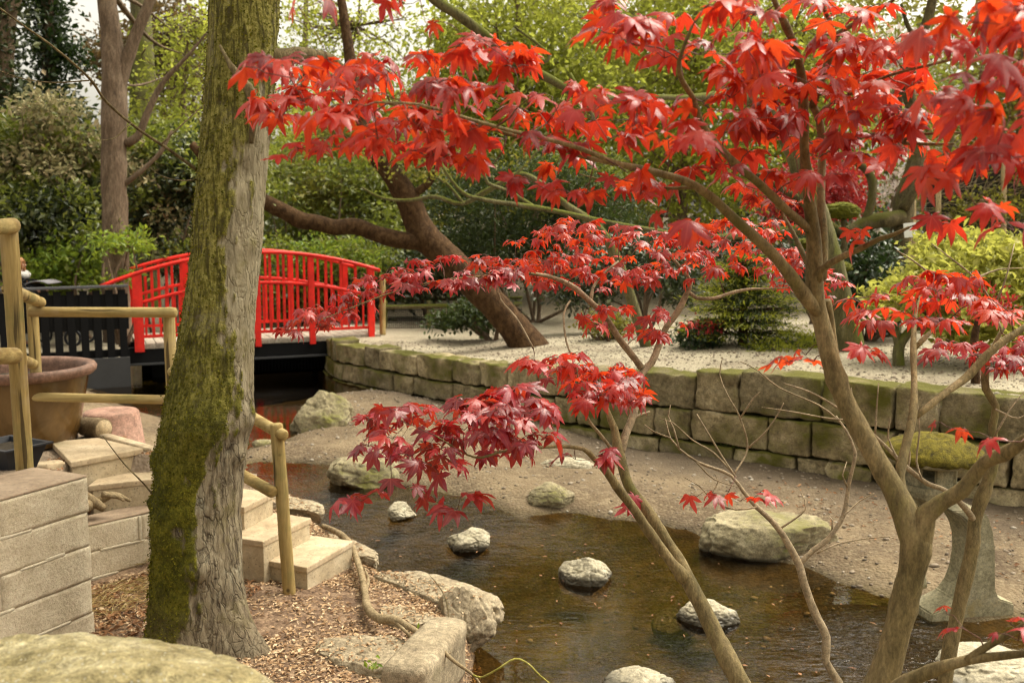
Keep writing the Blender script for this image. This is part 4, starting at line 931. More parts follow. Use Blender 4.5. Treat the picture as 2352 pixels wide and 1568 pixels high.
litter('straw', M['straw'], 220, [(-2.3, 5.35), (-2.1, 5.6), (-1.8, 5.6), (-1.9, 5.45)], (.06, .16), (.002, .004), 7, None, .012, .2, .02)
litter('dry_leaves', M['dry'], 260, [(2.4, 7.9), (3.4, 7.1), (4.4, 5.8), (3.2, 5.4), (2.2, 6.6), (1.6, 8.2)], (.02, .05), (.010, .022), 8, None, .006, .5)
rgf = np.random.default_rng(12); q = scatter(90, [(-1.2, 6.6), (-.2, 4.6), (2.2, 4.4), (2.3, 5.2), (1.3, 6.2), (.1, 6.9)], rgf); q = q[terrain(q[:, 0], q[:, 1]) < -.03]
a = rgf.uniform(0, 6.28, len(q)); V, F = quads(np.stack([q[:, 0], q[:, 1], level(q[:, 0], q[:, 1]) + .006], -1), np.stack([np.cos(a), np.sin(a), a * 0], -1), np.tile([0., 0, 1], (len(q), 1)), rgf.uniform(.012, .05, len(q)), rgf.uniform(.006, .02, len(q)), .05)
tag(MB().add(V, F).build('floating_leaves', M['dry'], smooth=False), kind='stuff')
# pebbles
def pebbles(name, n, poly, lo, hi, seed, mat, dens=None):
    rg = np.random.default_rng(seed); q = scatter(n, poly, rg)
    if dens is not None:
        w = fbm(np.stack([q[:, 0], q[:, 1], q[:, 0] * 0], -1) * 1.6, 3, seed); q = q[w + rg.normal(0, .2, len(q)) > dens]
    z = terrain(q[:, 0], q[:, 1]); V0, F0 = ico(1); k = len(q); s = lo * (hi / lo) ** (rg.random(k) ** 2.2)
    a = rg.uniform(0, 6.28, k); S = np.stack([s * rg.uniform(.8, 1.3, k), s * rg.uniform(.7, 1.1, k), s * rg.uniform(.45, .75, k)], -1)
    W = V0[None] * S[:, None] * (1 + .15 * rg.normal(size=(k, len(V0), 1)))
    x = W[..., 0] * np.cos(a)[:, None] - W[..., 1] * np.sin(a)[:, None]; y = W[..., 0] * np.sin(a)[:, None] + W[..., 1] * np.cos(a)[:, None]
    W = np.stack([x, y, W[..., 2]], -1) + np.stack([q[:, 0], q[:, 1], z + S[:, 2] * .25], -1)[:, None]
    F = (np.arange(k)[:, None, None] * len(V0) + F0[None]).reshape(-1, 3)
    return tag(MB().add(W.reshape(-1, 3), F).build(name, mat), kind='stuff')
M['pebble'] = leafmat('pebbles', [(.07, .055, .04), (.17, .13, .09), (.26, .21, .155), (.36, .32, .26)], (.1, .1, .1), .0, .8, .3)
pebbles('pebbles', 4200, SAND, .004, .022, 3, M['pebble'])
pebbles('pebbles', 600, [(-.3, 4.2), (3.6, 4.2), (3.4, 6.0), (1.6, 6.6), (.2, 6.6), (-.3, 5.6)], .006, .035, 5, M['pebble'], .0)
pebbles('gravel', 5000, [(-2.2, 13.6), (-1.4, 12.6), (-.6, 11.8), (.45, 10.5), (1.4, 9.65), (2.1, 9.05), (2.95, 8.35), (4.2, 7.6), (5.5, 9.5), (3, 11.5), (0, 14)], .006, .018, 6, M['pebble'])

# ------------------------------------------------------------------ red Japanese maples
def leaf_template(seed):
    rg = np.random.default_rng(seed); nl = 7
    ang = np.radians(np.array([-128, -84, -42, 0, 42, 84, 128]) + rg.normal(0, 5, 7)); ln = np.array([.38, .74, .95, 1.0, .95, .74, .38]) * rg.uniform(.92, 1.08, 7)
    if seed % 3 == 0: ang, ln = ang[1:-1], ln[1:-1]; nl = 5
    V = [(0, 0, 0)]; F = []
    def pt(a, r, z=0): V.append((math.cos(a) * r, math.sin(a) * r, z)); return len(V) - 1
    N_ = [pt(ang[0] - .42, .16)]
    for i_ in range(nl - 1): N_.append(pt((ang[i_] + ang[i_ + 1]) / 2, .35 * (ln[i_] + ln[i_ + 1]) / 2, -.01))
    N_.append(pt(ang[-1] + .42, .16))
    for i_ in range(nl):
        a, l = ang[i_], ln[i_]
        bd = rg.normal(0, .10)
        def off(t, w, z=0):
            w = w + bd * l * t * t; V.append((math.cos(a) * l * t - math.sin(a) * w, math.sin(a) * l * t + math.cos(a) * w, z)); return len(V) - 1
        w1 = l * rg.uniform(.15, .19)
        m1 = off(.50, 0, .022); r1 = off(.50, -w1, -.004); l1 = off(.50, w1, -.004)
        m2 = off(.76, 0, .012); r2 = off(.76, -w1 * .66, -.004); l2 = off(.76, w1 * .66, -.004); tip = off(1.0, rg.normal(0, .02), -.01)
        F += [(0, N_[i_], r1, m1), (0, m1, l1, N_[i_ + 1]), (m1, r1, r2, m2), (m1, m2, l2, l1), (m2, r2, tip), (m2, tip, l2)]
    rib = np.zeros(len(V)); rib[0] = 1
    for q in range(nl):
        b0 = 1 + nl + 1 + q * 7; rib[[b0, b0 + 3, b0 + 6]] = 1
    return np.array(V), [f for f in F if len(f) == 4], [f for f in F if len(f) == 3], rib
TEMPL = [leaf_template(s) for s in range(1, 15)]

def leaves_mesh(pos, ax, up, size, rg, droop=(.2, .9)):
    mb = MB()
    for p, a, u, s in zip(pos, ax, up, size):
        V, F4, F3, rib = TEMPL[rg.integers(len(TEMPL))]; V = V.copy()
        r2 = V[:, 0] ** 2 + V[:, 1] ** 2; k = rg.uniform(*droop)
        V[:, 2] -= k * r2 * .55 + rg.uniform(.0, .35) * np.abs(V[:, 1]) * .5
        V[:, 2] += rg.normal(0, .02, len(V)) + rg.uniform(.03, .09) * np.sin(V[:, 0] * 5 + rg.uniform(0, 6)) + rg.uniform(.0, .07) * np.sin(V[:, 1] * 7 + rg.uniform(0, 6))
        V[:, 0] *= 1 - .15 * k
        y = np.cross(u, a); mb.add(p + s * (V[:, :1] * a + V[:, 1:2] * y + V[:, 2:] * u), [np.array(F4), np.array(F3)], rib)
    return mb

def maple_leaf_mat(name, cols, under, tmix):
    m, nt, out = mat_new(name); t = NT(nt); g = t.n('ShaderNodeNewGeometry'); r = g.outputs['Random Per Island']
    col = t.ramp(r, [(i / len(cols), c) for i, c in enumerate(cols)], 'CONSTANT')
    n = t.noise(t.coord(), 55, 3, .6); n2 = t.noise(t.coord(), 400, 2, .6)
    col = t.mix(.4, col, t.ramp(n, [(.3, (.36, .36, .36)), (.7, (.64, .64, .64))]), 'OVERLAY')
    rb = t.val(t.attr('rib'), .80, .97); col = t.mix(t.math('MULTIPLY', rb, .55), col, (.50, .10, .07))
    b = t.n('ShaderNodeBsdfPrincipled', {'Base Color': col, 'Roughness': .34, 'Specular IOR Level': .7})
    nt.links.new(t.bump(t.math('ADD', n, t.math('MULTIPLY', n2, .3)), .35, .003), b.inputs['Normal'])
    tc = t.ramp(r, [(0, under[0]), (.35, under[1]), (.8, under[2]), (1, under[1])])
    tr = t.n('ShaderNodeBsdfTranslucent', {'Color': tc})
    mx = t.n('ShaderNodeMixShader', {0: tmix, 1: b.outputs[0], 2: tr.outputs[0]}); nt.links.new(mx.outputs[0], out.inputs[0]); return m
M['redleaf'] = maple_leaf_mat('red_maple_leaf', [(.30, .012, .011), (.44, .024, .012), (.16, .008, .014), (.38, .012, .020), (.50, .042, .012), (.24, .010, .018), (.10, .008, .012), (.40, .018, .012)], [(.80, .06, .014), (.88, .095, .016), (.68, .035, .018)], .43)
M['redleaf2'] = maple_leaf_mat('crimson_maple_leaf', [(.20, .010, .018), (.34, .014, .024), (.12, .008, .016), (.30, .013, .034), (.40, .022, .018), (.17, .009, .022)], [(.58, .032, .020), (.70, .07, .015), (.50, .022, .028)], .36)
M['maplebark'] = stone('maple_bark', [(.085, .068, .026), (.18, .138, .062), (.28, .215, .11)], 12, .8, .9, .006, (.060, .060, .012), .56, None, (1, 1, .4), .25, 0)
M['palebark'] = stone('pale_twig_bark', [(.15, .11, .06), (.26, .20, .12), (.36, .29, .195)], 14, .8, .5, .004)
M['redtwig'] = stone('red_twig_bark', [(.055, .022, .018), (.12, .05, .035), (.19, .10, .06)], 20, .6, .3, .003)

class Maple:
    def __init__(s, name, label, base, seed, slim=.8):
        s.slim = slim
        s.rg = np.random.default_rng(seed); s.root = thing(name, label, 'maple tree', base); s.N = []; s.R = []; s.wood = {}; s.twig = MB(); s.seed = seed; s.k = 0
    def branch(s, px, part='trunk', mat='maplebark', n=12, bump=.10):
        """px: (x, y, depth, radius in view px)"""
        pts = np.array([P(x, y, d) for x, y, d, r in px]); rad = np.array([r * s.slim * d / F_PX for x, y, d, r in px]); s.k += 1
        pp, rr = resample(pts, rad, .02)
        jit = fbm(pp * 9 + s.k * 3.3, 3, s.k)[:, None] * np.array([1, .6, 1]) * np.minimum(rr * .25, .004)[:, None]
        pp = pp + jit
        for q in range(max(1, int(len(pp) * .02 / .14))):
            c_ = s.rg.integers(1, len(pp)); rr = rr * (1 + s.rg.uniform(.06, .2) * np.exp(-((np.arange(len(pp)) - c_) / s.rg.uniform(.5, 1.4)) ** 2))
        s.wood.setdefault((part, mat, s.k if part in ('branch', 'twig') else 0), MB()).add(*tube(pp, rr, n, None, bump, 26, s.k))
        s.N.append(pp); s.R.append(rr)
    def spray(s, anchors, leafpart='foliage', mat='redleaf', size=(.038, .052), per=(1, 3), droop=(.2, .9), maxd=.7, pitch=(-.9, .05), flat=1.0):
        """anchors: world points; each becomes the end of a twiglet that joins the nearest wood, and carries leaves"""
        rg = s.rg; N_ = np.concatenate(s.N); R_ = np.concatenate(s.R); order = []
        A = np.asarray(anchors); d0 = np.array([np.linalg.norm(N_ - a, axis=1).min() for a in A])
        pos, axs, ups, szs = [], [], [], []
        extra = [N_]; er = [R_]
        for i_ in np.argsort(d0):
            a = A[i_]; Nn = np.concatenate(extra); Rn = np.concatenate(er); dd = np.linalg.norm(Nn - a, axis=1); j_ = dd.argmin(); b = Nn[j_]; L = dd[j_]
            if L > maxd: continue
            if L > .006:
                r0 = min(Rn[j_] * .8, .0012 + L * .006)
                mid = (a + b) / 2 + rg.normal(0, .10, 3) * L + np.array([0, 0, .06 * L]); q1 = b + (mid - b) * .5 + rg.normal(0, .04, 3) * L
                pp, rr = resample(np.array([b, q1, mid, a]), np.array([r0, r0 * .85, r0 * .7, .0009]), max(.02, L / 8))
                s.twig.add(*tube(pp, rr, 5)); extra.append(pp[1:]); er.append(rr[1:]); out = a - b
            else: out = rg.normal(size=3)
            out[2] *= .3; out /= np.linalg.norm(out) + 1e-9; base_a = math.atan2(out[1], out[0])
            for q in range(rg.integers(per[0], per[1] + 1)):
                ya = base_a + rg.normal(0, .9) ; pt_ = rg.uniform(*pitch)
                ax = np.array([math.cos(ya) * math.cos(pt_), math.sin(ya) * math.cos(pt_), math.sin(pt_)])
                up = np.array([rg.normal(0, .28), rg.normal(0, .28), 1.]); up -= ax * np.dot(up, ax); up /= np.linalg.norm(up)
                sz = rg.uniform(*size) * rg.choice([.62, .85, 1., 1.12], p=[.2, .3, .3, .2]); pl = rg.uniform(.012, .034); b2 = a + np.array([math.cos(ya), math.sin(ya), .25]) * pl
                s.twig.add(*tube(np.array([a, (a + b2) / 2 + [0, 0, .004], b2]), [.0008, .0007, .0006], 4))
                pos.append(b2); axs.append(ax); ups.append(up); szs.append(sz)
        if pos: leaves_mesh(pos, axs, ups, szs, rg, droop).build(leafpart, M[mat], s.root, attr='rib')
        s.N = [np.concatenate(extra)]; s.R = [np.concatenate(er)]; return len(pos)
    def done(s):
        for (part, mt, k), mb in s.wood.items(): mb.build(part, M[mt], s.root)
        if s.twig.n: s.twig.build('twigs', M['redtwig'], s.root)

def in_poly(poly, n, drange, rg, grid=None):
    p = np.array(poly, float); lo, hi = p.min(0), p.max(0); o = []
    while len(o) < n:
        x, y = rg.uniform(lo, hi)
        if sdist(poly, np.array([x]), np.array([y]))[0] > 0: o.append(P(x, y, rg.uniform(*drange)))
    return np.array(o)

EDGE = [G(2010, 1568, 1.0), ]
# --- big forked maple at the right
base = P(2000, 1760, 2.02); base[2] = zt(base[0], base[1])
mA = Maple('japanese_maple', 'large red-leaved Japanese maple with thick forked trunk, standing nearest at the right', base, 11, .78)
mA.branch([(1940, 2050, 2.08, 62), (1985, 1700, 2.04, 52), (2030, 1550, 2.0, 43), (2068, 1420, 1.98, 36), (2096, 1300, 1.96, 38), (2105, 1240, 1.95, 46), (2088, 1200, 1.95, 40), (2055, 1130, 1.96, 33), (1990, 1010, 1.97, 30), (1932, 895, 1.98, 27), (1893, 770, 1.98, 25), (1873, 690, 1.97, 27), (1868, 600, 1.95, 25), (1868, 530, 1.94, 21), (1855, 422, 1.90, 15), (1848, 344, 1.86, 14), (1847, 250, 1.82, 15), (1840, 165, 1.78, 12), (1825, 105, 1.74, 11), (1805, 60, 1.7, 10), (1770, -20, 1.65, 8), (1740, -120, 1.6, 5)], n=20, bump=.12)
mA.branch([(2105, 1260, 1.95, 40), (2130, 1178, 1.93, 30), (2165, 1150, 1.91, 24), (2210, 1125, 1.88, 21), (2262, 1062, 1.84, 20), (2306, 1042, 1.80, 19), (2352, 1012, 1.76, 18), (2420, 960, 1.7, 16), (2520, 850, 1.6, 12)], n=16)
mA.branch([(2100, 1172, 1.95, 14), (2078, 1140, 1.97, 14), (2068, 1090, 1.99, 13), (2082, 1020, 2.02, 13), (2098, 950, 2.05, 13), (2100, 880, 2.1, 9), (2098, 795, 2.15, 9), (2102, 728, 2.2, 6), (2116, 655, 2.25, 3)], 'branch')
mA.branch([(2104, 955, 2.05, 10), (2130, 935, 2.06, 10), (2178, 897, 2.08, 10), (2225, 862, 2.1, 12), (2268, 814, 2.1, 12), (2310, 780, 2.1, 10), (2352, 752, 2.1, 9), (2420, 700, 2.1, 6)], 'branch')
mA.branch([(2101, 800, 2.15, 7), (2120, 780, 2.16, 7), (2150, 752, 2.2, 6), (2180, 733, 2.22, 4)], 'branch')
mA.branch([(1880, 720, 1.97, 18), (1858, 690, 1.96, 20), (1842, 672, 1.95, 20), (1795, 606, 1.92, 17), (1730, 545, 1.88, 16), (1690, 508, 1.85, 15), (1645, 462, 1.82, 14), (1600, 428, 1.79, 12), (1554, 409, 1.77, 11), (1480, 390, 1.73, 10), (1414, 375, 1.70, 8), (1339, 344, 1.66, 7), (1250, 318, 1.63, 6), (1164, 298, 1.6, 5.5), (1060, 268, 1.56, 5), (960, 240, 1.52, 4), (860, 235, 1.48, 3)], 'branch', n=12)
mA.branch([(1410, 376, 1.70, 8), (1330, 358, 1.72, 6.5), (1289, 343, 1.73, 6), (1164, 307, 1.75, 5.5), (1050, 275, 1.76, 5), (930, 245, 1.76, 4), (800, 228, 1.75, 3), (700, 240, 1.75, 2)], 'branch')
mA.branch([(1875, 560, 1.95, 14), (1852, 522, 1.93, 13), (1815, 490, 1.9, 12), (1776, 453, 1.86, 12), (1735, 415, 1.82, 12), (1695, 381, 1.78, 11), (1660, 345, 1.74, 10), (1632, 312, 1.70, 9), (1607, 275, 1.66, 9), (1592, 225, 1.62, 8), (1567, 187, 1.58, 8), (1560, 140, 1.54, 6), (1590, 60, 1.5, 4)], 'branch')
mA.branch([(1888, 640, 1.96, 15), (1892, 560, 1.98, 13), (1886, 487, 2.0, 13), (1886, 406, 2.02, 12), (1889, 344, 2.02, 11), (1881, 281, 2.0, 11), (1866, 242, 1.97, 12)], 'branch')
mA.branch([(1866, 246, 1.9, 11), (1878, 208, 1.88, 11), (1892, 172, 1.86, 10), (1908, 119, 1.82, 11), (1920, 84, 1.8, 9), (1936, 70, 1.78, 7), (1985, 42, 1.74, 6), (2045, 6, 1.7, 5), (2110, -50, 1.65, 3)], 'branch')
mA.branch([(1918, 86, 1.8, 7), (1908, 52, 1.78, 6.5), (1889, 8, 1.74, 6), (1880, -60, 1.7, 4)], 'branch')
mA.branch([(1890, 362, 2.02, 8), (1905, 350, 2.0, 7), (1939, 328, 1.96, 7), (1975, 316, 1.9, 6.5), (2011, 309, 1.86, 6), (2045, 318, 1.82, 6), (2073, 328, 1.8, 6), (2125, 331, 1.76, 5), (2192, 331, 1.7, 4)], 'branch')
mA.branch([(2073, 326, 1.8, 5), (2090, 312, 1.78, 4.5), (2130, 308, 1.74, 4), (2220, 305, 1.66, 3), (2300, 320, 1.55, 2.5)], 'branch')
mA.branch([(1878, 274, 1.99, 7), (1895, 250, 1.96, 6.5), (1914, 237, 1.93, 6), (1970, 208, 1.86, 5), (2039, 175, 1.78, 4.5), (2145, 147, 1.68, 4), (2250, 120, 1.55, 3)], 'branch')
mA.branch([(1872, 660, 1.96, 15), (1885, 622, 1.94, 12), (1929, 592, 1.9, 10), (1975, 572, 1.86, 9), (2020, 549, 1.82, 8), (2055, 538, 1.8, 6), (2088, 522, 1.78, 4)], 'branch')
mA.branch([(1868, 625, 1.96, 10), (1852, 598, 1.98, 8), (1836, 565, 2.0, 7), (1822, 535, 2.02, 6), (1785, 475, 2.06, 4), (1740, 455, 2.1, 3)], 'branch')
mA.branch([(1600, 430, 1.8, 6), (1520, 432, 1.84, 4), (1408, 418, 1.9, 3), (1330, 400, 1.95, 2)], 'branch')
mA.branch([(1900, 690, 1.98, 12), (1908, 745, 2.0, 11), (1926, 860, 2.0, 11), (1945, 930, 1.99, 10)], 'branch')
mA.branch([(1985, 1700, 2.0, 30), (2050, 1590, 1.9, 24), (2121, 1548, 1.85, 20), (2180, 1527, 1.8, 17), (2226, 1515, 1.78, 15), (2290, 1507, 1.74, 13), (2350, 1500, 1.7, 12), (2450, 1490, 1.6, 9)], 'branch')
mA.branch([(2222, 1516, 1.78, 13), (2262, 1487, 1.76, 11), (2318, 1456, 1.72, 10), (2380, 1420, 1.66, 8)], 'branch')
rg = mA.rg
POLY_BAND = [(575, 165), (640, 130), (700, 150), (800, 105), (940, 105), (1000, 125), (1090, 85), (1200, 125), (1190, 190), (1330, 190), (1450, 215), (1560, 235), (1700, 200), (1700, 420), (1600, 400), (1460, 340), (1360, 355), (1290, 370), (1180, 330), (1030, 350), (960, 310), (760, 345), (700, 300), (640, 300), (590, 250)]
mA.spray(in_poly(POLY_BAND, 140, (1.48, 1.85), rg), size=(.038, .050), droop=(.3, 1.2))
mA.spray(in_poly([(560, 380), (640, 340), (720, 330), (760, 300), (760, 345), (680, 375), (600, 395)], 5, (1.7, 1.8), rg), size=(.032, .04), per=(1, 2))
mA.spray(in_poly([(1330, 20), (1480, 0), (1700, 0), (1800, 60), (1790, 190), (1700, 190), (1580, 180), (1480, 150), (1380, 95)], 40, (1.42, 1.75), rg), size=(.040, .052), droop=(.3, 1.2))
mA.spray(in_poly([(1700, 120), (1850, 100), (1990, 70), (2120, 120), (2150, 200), (2080, 290), (2140, 360), (2000, 380), (1900, 420), (1780, 420), (1660, 380), (1640, 260)], 118, (1.65, 2.0), rg), size=(.038, .052), droop=(.3, 1.2))
mA.spray(in_poly([(1880, 0), (2050, 0), (2060, 40), (1960, 120), (1880, 80)], 10, (1.5, 1.8), rg), size=(.040, .052), per=(1, 2))
mA.spray(in_poly([(2130, 60), (2352, 60), (2420, 250), (2380, 380), (2230, 380), (2150, 250)], 40, (1.30, 1.6), rg), size=(.042, .054), droop=(.5, 1.3), pitch=(-1.2, -.2))
mA.spray(in_poly([(2200, 0), (2420, 0), (2420, 90), (2230, 60)], 14, (1.2, 1.45), rg), size=(.042, .054), droop=(.5, 1.3), pitch=(-1.2, -.2))
mA.spray(in_poly([(1280, 370), (1560, 400), (1560, 440), (1440, 455), (1300, 460), (1180, 400), (860, 340), (820, 320), (1100, 340)], 28, (1.6, 1.9), rg), size=(.036, .048), pitch=(-1.3, -.4), droop=(.4, 1.2))
mA.spray(in_poly([(2080, 340), (2250, 340), (2240, 440), (2130, 430)], 8, (1.45, 1.65), rg), size=(.042, .052), pitch=(-1.4, -.7), per=(1, 2))
mA.spray(np.array([P(2140, 500, 1.75), P(2240, 470, 1.6), P(2260, 480, 1.6), P(2330, 530, 1.55), P(2160, 520, 1.75), P(1975, 535, 1.86), P(2000, 560, 1.84), P(1590, 520, 1.5), P(1530, 500, 1.55), P(690, 20, 1.5), P(735, 5, 1.5), P(1040, 60, 1.5), P(965, 0, 1.55), P(930, 10, 1.55)]), size=(.040, .048), pitch=(-1.4, -.7), per=(1, 2), maxd=1.3)
mA.spray(in_poly([(1650, 420), (1860, 420), (1850, 470), (1740, 470)], 10, (1.9, 2.1), rg), size=(.034, .044))
mA.spray(in_poly([(1930, 700), (2040, 660), (2160, 620), (2240, 640), (2330, 690), (2280, 740), (2200, 730), (2100, 760), (1970, 740)], 40, (2.0, 2.35), rg), leafpart='foliage', size=(.036, .046), droop=(.4, 1.3))
mA.spray(np.array([P(1945, 800, 2.0), P(1985, 815, 2.0), P(2000, 800, 1.95), P(1810, 830, 2.05), P(1850, 815, 2.0), P(1870, 830, 2.05)]), size=(.038, .046), pitch=(-.7, -.2), per=(1, 2), maxd=1.)
mA.spray(np.array([P(2175, 980, 1.75), P(2220, 990, 1.75), P(2280, 1010, 1.72), P(2175, 1410, 1.8), P(2225, 1450, 1.75), P(2320, 1430, 1.7), P(2345, 1440, 1.66), P(2340, 1470, 1.66)]), size=(.034, .042), pitch=(-.6, .1), per=(1, 1), maxd=1., mat='redleaf2')
mA.done()

# --- slender maple whose twin stems lean left over the pond
base = P(1790, 1790, 2.75); base[2] = zt(base[0], base[1])
mB = Maple('japanese_maple', 'slender red maple whose paired stems lean left across the middle of the pond', base, 23)
mB.branch([(1850, 1950, 2.65, 36), (1760, 1690, 2.68, 31), (1700, 1567, 2.70, 28), (1655, 1480, 2.72, 25), (1617, 1400, 2.74, 23), (1575, 1322, 2.76, 22), (1563, 1295, 2.77, 20), (1540, 1258, 2.78, 16), (1517, 1219, 2.79, 16), (1480, 1160, 2.80, 15), (1445, 1112, 2.82, 15), (1422, 1038, 2.85, 14), (1410, 985, 2.86, 11), (1400, 960, 2.86, 9), (1385, 910, 2.84, 5), (1370, 860, 2.8, 3)], n=16, bump=.12)
mB.branch([(1578, 1330, 2.76, 15), (1544, 1292, 2.74, 14), (1481, 1206, 2.72, 14), (1450, 1160, 2.70, 13), (1418, 1118, 2.68, 13), (1386, 1072, 2.66, 12), (1362, 1050, 2.64, 8), (1340, 1030, 2.6, 6), (1277, 1025, 2.5, 5), (1164, 1034, 2.4, 4), (1090, 1050, 2.35, 3), (1000, 1000, 2.3, 2)], 'trunk', n=14)
mB.branch([(1424, 1045, 2.85, 12), (1436, 1000, 2.87, 11), (1454, 955, 2.9, 11), (1466, 900, 2.92, 10), (1474, 857, 2.95, 10), (1497, 832, 2.97, 10), (1512, 795, 2.99, 10), (1528, 755, 3.0, 9), (1556, 716, 3.0, 9), (1575, 679, 3.0, 8), (1587, 648, 3.0, 6), (1570, 622, 3.0, 5), (1550, 598, 3.0, 4), (1530, 570, 3.0, 2)], 'branch', 'palebark', n=12)
mB.branch([(1474, 845, 2.95, 10), (1460, 825, 2.95, 10), (1425, 780, 2.93, 10), (1387, 723, 2.9, 9), (1350, 688, 2.87, 8), (1319, 660, 2.85, 7), (1272, 638, 2.82, 6), (1225, 628, 2.8, 5)], 'branch', 'palebark')
mB.branch([(1235, 630, 2.8, 4.5), (1180, 626, 2.78, 4.2), (1113, 634, 2.76, 3.6), (1004, 646, 2.72, 2.8), (900, 672, 2.68, 2.2), (801, 709, 2.62, 1.7), (735, 735, 2.58, 1.2)], 'branch', 'maplebark', 8)
mB.branch([(1582, 672, 3.0, 6), (1600, 685, 3.0, 6), (1640, 685, 3.0, 5), (1678, 673, 3.02, 5), (1720, 664, 3.05, 4), (1756, 663, 3.08, 3), (1830, 660, 3.1, 2)], 'branch', 'palebark')
mB.branch([(1358, 694, 2.88, 5), (1362, 660, 2.9, 4.5), (1385, 630, 2.92, 4), (1420, 600, 2.95, 3)], 'branch', 'palebark')
mB.branch([(1420, 1050, 2.85, 5), (1380, 1000, 2.8, 5), (1350, 960, 2.7, 4), (1330, 900, 2.6, 3), (1325, 840, 2.55, 2)], 'branch', 'palebark')
mB.branch([(1454, 960, 2.9, 5), (1470, 952, 2.92, 4), (1492, 945, 2.95, 3)], 'branch', 'palebark', 8)
mB.branch([(1320, 830, 2.75, 2.5), (1301, 785, 2.78, 3), (1295, 720, 2.82, 3), (1310, 690, 2.84, 3)], 'branch', 'palebark', 8)
mB.branch([(1225, 800, 2.75, 3), (1185, 730, 2.78, 4), (1150, 690, 2.8, 4), (1140, 650, 2.8, 3), (1150, 634, 2.78, 3)], 'branch', 'palebark', 8)
rg = mB.rg
mB.spray(in_poly([(1180, 640), (1110, 590), (1200, 540), (1290, 500), (1400, 490), (1500, 520), (1640, 510), (1780, 500), (1860, 520), (1870, 600), (1800, 640), (1760, 620), (1680, 620), (1620, 660), (1560, 640), (1480, 670), (1400, 660), (1300, 680)], 200, (2.75, 3.25), rg), size=(.030, .042), per=(2, 3), droop=(.3, 1.2))
mB.spray(in_poly([(650, 760), (720, 700), (820, 640), (900, 610), (1020, 590), (1120, 570), (1200, 600), (1190, 660), (1060, 660), (950, 670), (860, 680), (790, 740), (700, 770)], 88, (2.55, 2.85), rg), size=(.029, .040), per=(1, 3), mat='redleaf2', droop=(.3, 1.1))
mB.spray(in_poly([(1310, 735), (1380, 700), (1480, 690), (1570, 740), (1540, 790), (1450, 790), (1390, 770)], 22, (2.75, 3.0), rg), size=(.032, .042), pitch=(-1.2, -.2))
mB.spray(in_poly([(1760, 620), (1900, 610), (1960, 650), (1940, 690), (1800, 680)], 20, (3.0, 3.2), rg), size=(.030, .040), mat='redleaf2')
mB.spray(in_poly([(1170, 830), (1260, 815), (1380, 810), (1440, 850), (1500, 900), (1440, 935), (1340, 920), (1240, 870)], 52, (2.35, 2.75), rg), size=(.042, .052), droop=(.3, 1.1))
mB.spray(in_poly([(830, 960), (930, 930), (1030, 950), (1080, 890), (1200, 880), (1270, 910), (1290, 990), (1220, 1040), (1060, 1060), (960, 1090), (880, 1060), (830, 1010)], 84, (2.2, 2.55), rg), size=(.046, .056), droop=(.2, 1.0), mat='redleaf2')
mB.spray(in_poly([(1180, 1000), (1400, 1030), (1400, 1060), (1300, 1060), (1190, 1040)], 8, (2.4, 2.6), rg), size=(.046, .056), droop=(.3, 1.1), mat='redleaf2')
mB.spray(np.array([P(900, 1100, 2.3), P(870, 1140, 2.3), P(830, 1150, 2.3), P(800, 1150, 2.28), P(930, 1120, 2.3), P(1010, 1090, 2.3), P(1060, 1140, 2.25), P(1000, 1150, 2.3), P(1050, 1170, 2.25), P(1440, 1160, 2.8), P(1460, 1140, 2.8), P(970, 1060, 2.3)]), size=(.050, .058), pitch=(-.9, 0), per=(1, 2), mat='redleaf2', maxd=.9)
mB.done()

# --- bare sapling with a handful of red leaves
base = P(1985, 1800, 2.4); base[2] = zt(base[0], base[1])
mC = Maple('bare_sapling', 'thin pale sapling of bare forking twigs with a few red leaves before the largest boulder', base, 37, .9)
mC.root['category'] = 'sapling'
mC.branch([(2010, 1850, 2.4, 13), (1960, 1650, 2.42, 12), (1926, 1567, 2.44, 11), (1896, 1517, 2.45, 10), (1899, 1462, 2.46, 11), (1872, 1404, 2.47, 10), (1844, 1333, 2.48, 10), (1833, 1294, 2.49, 10), (1798, 1228, 2.5, 8), (1768, 1192, 2.5, 7), (1739, 1165, 2.51, 6), (1708, 1129, 2.52, 5), (1680, 1092, 2.53, 4), (1640, 1075, 2.54, 3.5), (1603, 1061, 2.55, 3), (1560, 1030, 2.56, 2.5), (1540, 1006, 2.57, 2), (1528, 960, 2.58, 1.2)], 'stem', 'palebark', 10)
mC.branch([(1835, 1296, 2.49, 7), (1868, 1262, 2.5, 7), (1903, 1236, 2.5, 6.5), (1938, 1181, 2.5, 6), (1950, 1111, 2.5, 5), (1965, 1041, 2.5, 4.5), (1955, 1010, 2.5, 3.5), (1942, 986, 2.5, 3), (1920, 955, 2.5, 2)], 'stem', 'palebark', 8)
def twigs(M_, lines, rr=(2.6, 1.2), d=2.5, mat='palebark', part='twig'):
    for L in lines:
        n_ = len(L); M_.branch([(x, y, d + .02 * math.sin(x * .1), rr[0] + (rr[1] - rr[0]) * k / (n_ - 1)) for k, (x, y) in enumerate(L)], part, mat, 6)
